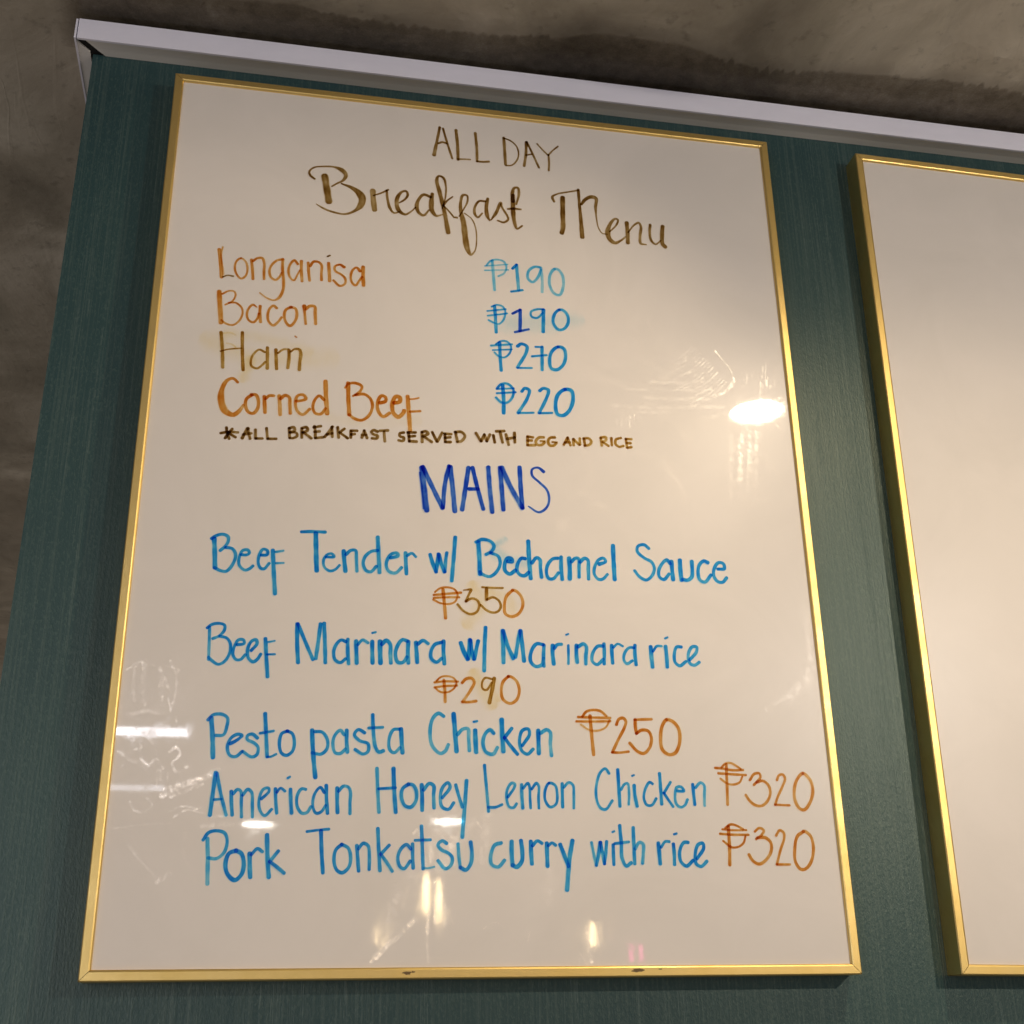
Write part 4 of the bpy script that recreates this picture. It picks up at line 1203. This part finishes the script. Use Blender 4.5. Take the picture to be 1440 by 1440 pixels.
for i in range(12):                      # broad greasy patches that spread the warm lamps' reflections
    c = R.choice([(.278, .09), (.255, .045), (.415, .04), (.30, .12)]); x = c[0] + R.gauss(0, .018); z = max(.03, c[1] + R.gauss(0, .016))
    a = R.uniform(.5, 1.7); L = R.uniform(.02, .05)
    st.append((R.uniform(.5, 1.0), [(x, z, R.uniform(.010, .022)), (x + L * math.cos(a), z + L * math.sin(a), R.uniform(.006, .02))]))
film('broad greasy patch low in the middle of the board', st, M_FILM3)

st = []
for i in range(30):                      # broad soft cloth arcs over the right half and the middle
    cx, cz = R.uniform(.36, .58), R.uniform(.30, .66); rr_ = R.uniform(.05, .13); a0 = R.uniform(0, 6.28)
    st.append((R.uniform(.25, .8), [(min(.645, max(.015, cx + rr_ * math.cos(a0 + k * .3))), cz + rr_ * .8 * math.sin(a0 + k * .3), R.uniform(.006, .020)) for k in range(6)]))
film('broad cloth haze over the right half of the board', [q for q in st if all((p[0] - .618) ** 2 + (p[1] - .55) ** 2 > .085 ** 2 for p in q[1])])
st = []
for i in range(40):                      # tiny scratches and nicks all over
    x, z, a, L = R.uniform(.02, .64), R.uniform(.02, .88), R.uniform(0, 3.1), R.uniform(.004, .03)
    st.append((R.uniform(.6, 2), [(x, z, .0007), (min(.645, x + L * math.cos(a)), z + L * math.sin(a) * .9, .0006)]))
scr = film('fine scratches scattered over the board', [q for q in st if 0 < q[1][1][1] < .885 and q[1][1][0] > .015])
scr['kind'] = 'stuff'

# small worn spots on the bottom rail
def chip(x, z, w, h, seed):
    rr = random.Random(seed); n = 14; V = []
    for i in range(n):
        a = 2 * math.pi * i / n; q = rr.uniform(.65, 1.15)
        V.append((x + w * math.cos(a) * q, -.00012, z + h * math.sin(a) * q))
    o = link_mesh('worn_spot', V, [tuple(range(n))], M_CHIP, B1)
chip(.2590, .0044, .0042, .0014, 1); chip(.2640, .0052, .0016, .0008, 2)
chip(.4560, .0048, .0062, .0014, 5); chip(.4760, .0057, .0018, .0006, 4)

# ------------------------------------------------------------ lamps of the room (seen as reflections in the glossy boards), plus one added fill spotlight
M_HOUSE = mat('lamp_housing', (.75, .73, .70), .4)[0]
def spotlight(x, y, z, label, stem=0):
    e = empty('ceiling_spotlight', label, 'lamp', (x, y, z))
    lathe('housing', [(.0436, .0060), (.0445, .001), (.056, 0), (.058, .004), (.058, .108), (.050, .112)], M_HOUSE, e)
    if stem: lathe('stem', [(.009, .110), (.009, .112 + stem)], M_HOUSE, e, n=16)
    lathe('lens', [(.0425, .0035), (.0435, .005), (.0435, .0065)], emit('spot_lens', (1.0, .80, .56), SPOT_L), e)
    return e
spotlight(1.55, -1.60, .706, 'added fill spotlight on a stem, out of view, further from the wall', .15)  # invented body for the added fill beam
spotlight(.874, -.588, .864, 'round white surface spotlight whose oval glare shows near the right rail')

def tube(x0, x1, y, z, L, w, label):
    e = empty('ceiling_tube_light', label, 'lamp', ((x0 + x1) / 2, y, z), 'tube lights on the ceiling')
    h = (x1 - x0) / 2
    box('fixture', (-h - .01, -w, .004), (h + .01, w, .035), M_HOUSE, e, .002)
    box('diffuser', (-h, -w * .8, -.016), (h, w * .8, .0035), emit('tube', (.92, .92, 1.0), L), e, .006)
tube(-1.1, -.13, -3.30, .925, 26, .026, 'bright tube light behind the viewer, reflected at the lower left')
tube(-1.3, -.28, -4.42, .93, 7, .014, 'second dimmer tube light, reflected just below the bright one')
def puck(x, y, z, r, L, label):
    e = empty('ceiling_downlight', label, 'lamp', (x, y, z), 'far downlights on the ceiling')
    lathe('trim_ring', [(r * 1.25, .003), (r * 1.3, 0), (r * 1.3, .03)], M_HOUSE, e)
    lathe('lens', [(r * .97, -.003), (r, -.001), (r, .001)], emit('downlight', (1.0, .95, .86), L), e)
puck(.115, -5.42, .925, .075, 55, 'far downlight reflected above the word Pork')
puck(1.04, -5.21, .925, .075, 55, 'far downlight reflected above the word Tonkatsu')
def pendant(x, y, z, r, h, L, label):
    e = empty('pendant_lamp', label, 'lamp', (x, y, z), 'warm pendant lamps')
    lathe('bulb', [(r * .4, -h), (r * .9, -h * .7), (r, 0), (r * .7, h * .7), (r * .3, h)], emit('bulb', (1.0, .72, .36), L), e)
    lathe('cord', [(.004, h), (.004, .955 - z)], M_BLACK, e, n=8)
pendant(.83, -4.4, .50, .016, .085, 34, 'slim warm pendant lamp reflected above the bottom rail')
pendant(.90, -4.5, .475, .013, .10, 34, 'slimmer warm pendant lamp reflected beside its neighbour')
pendant(.64, -4.4, .33, .022, .04, 18, 'low round warm pendant lamp reflected at the lower left')
pendant(1.545, -4.4, .33, .018, .05, 34, 'low warm pendant lamp reflected near the bottom rail, right')
nn = empty('neon_sign', 'small pink neon bars reflected just above the bottom rail', 'neon sign', (1.72, -4.45, .22))
for dx in (0, .045):
    box('neon_tube', (dx, 0, 0), (dx + .018, .012, .07), emit('pink_neon', (1.0, .05, .35), 8), nn, .004)
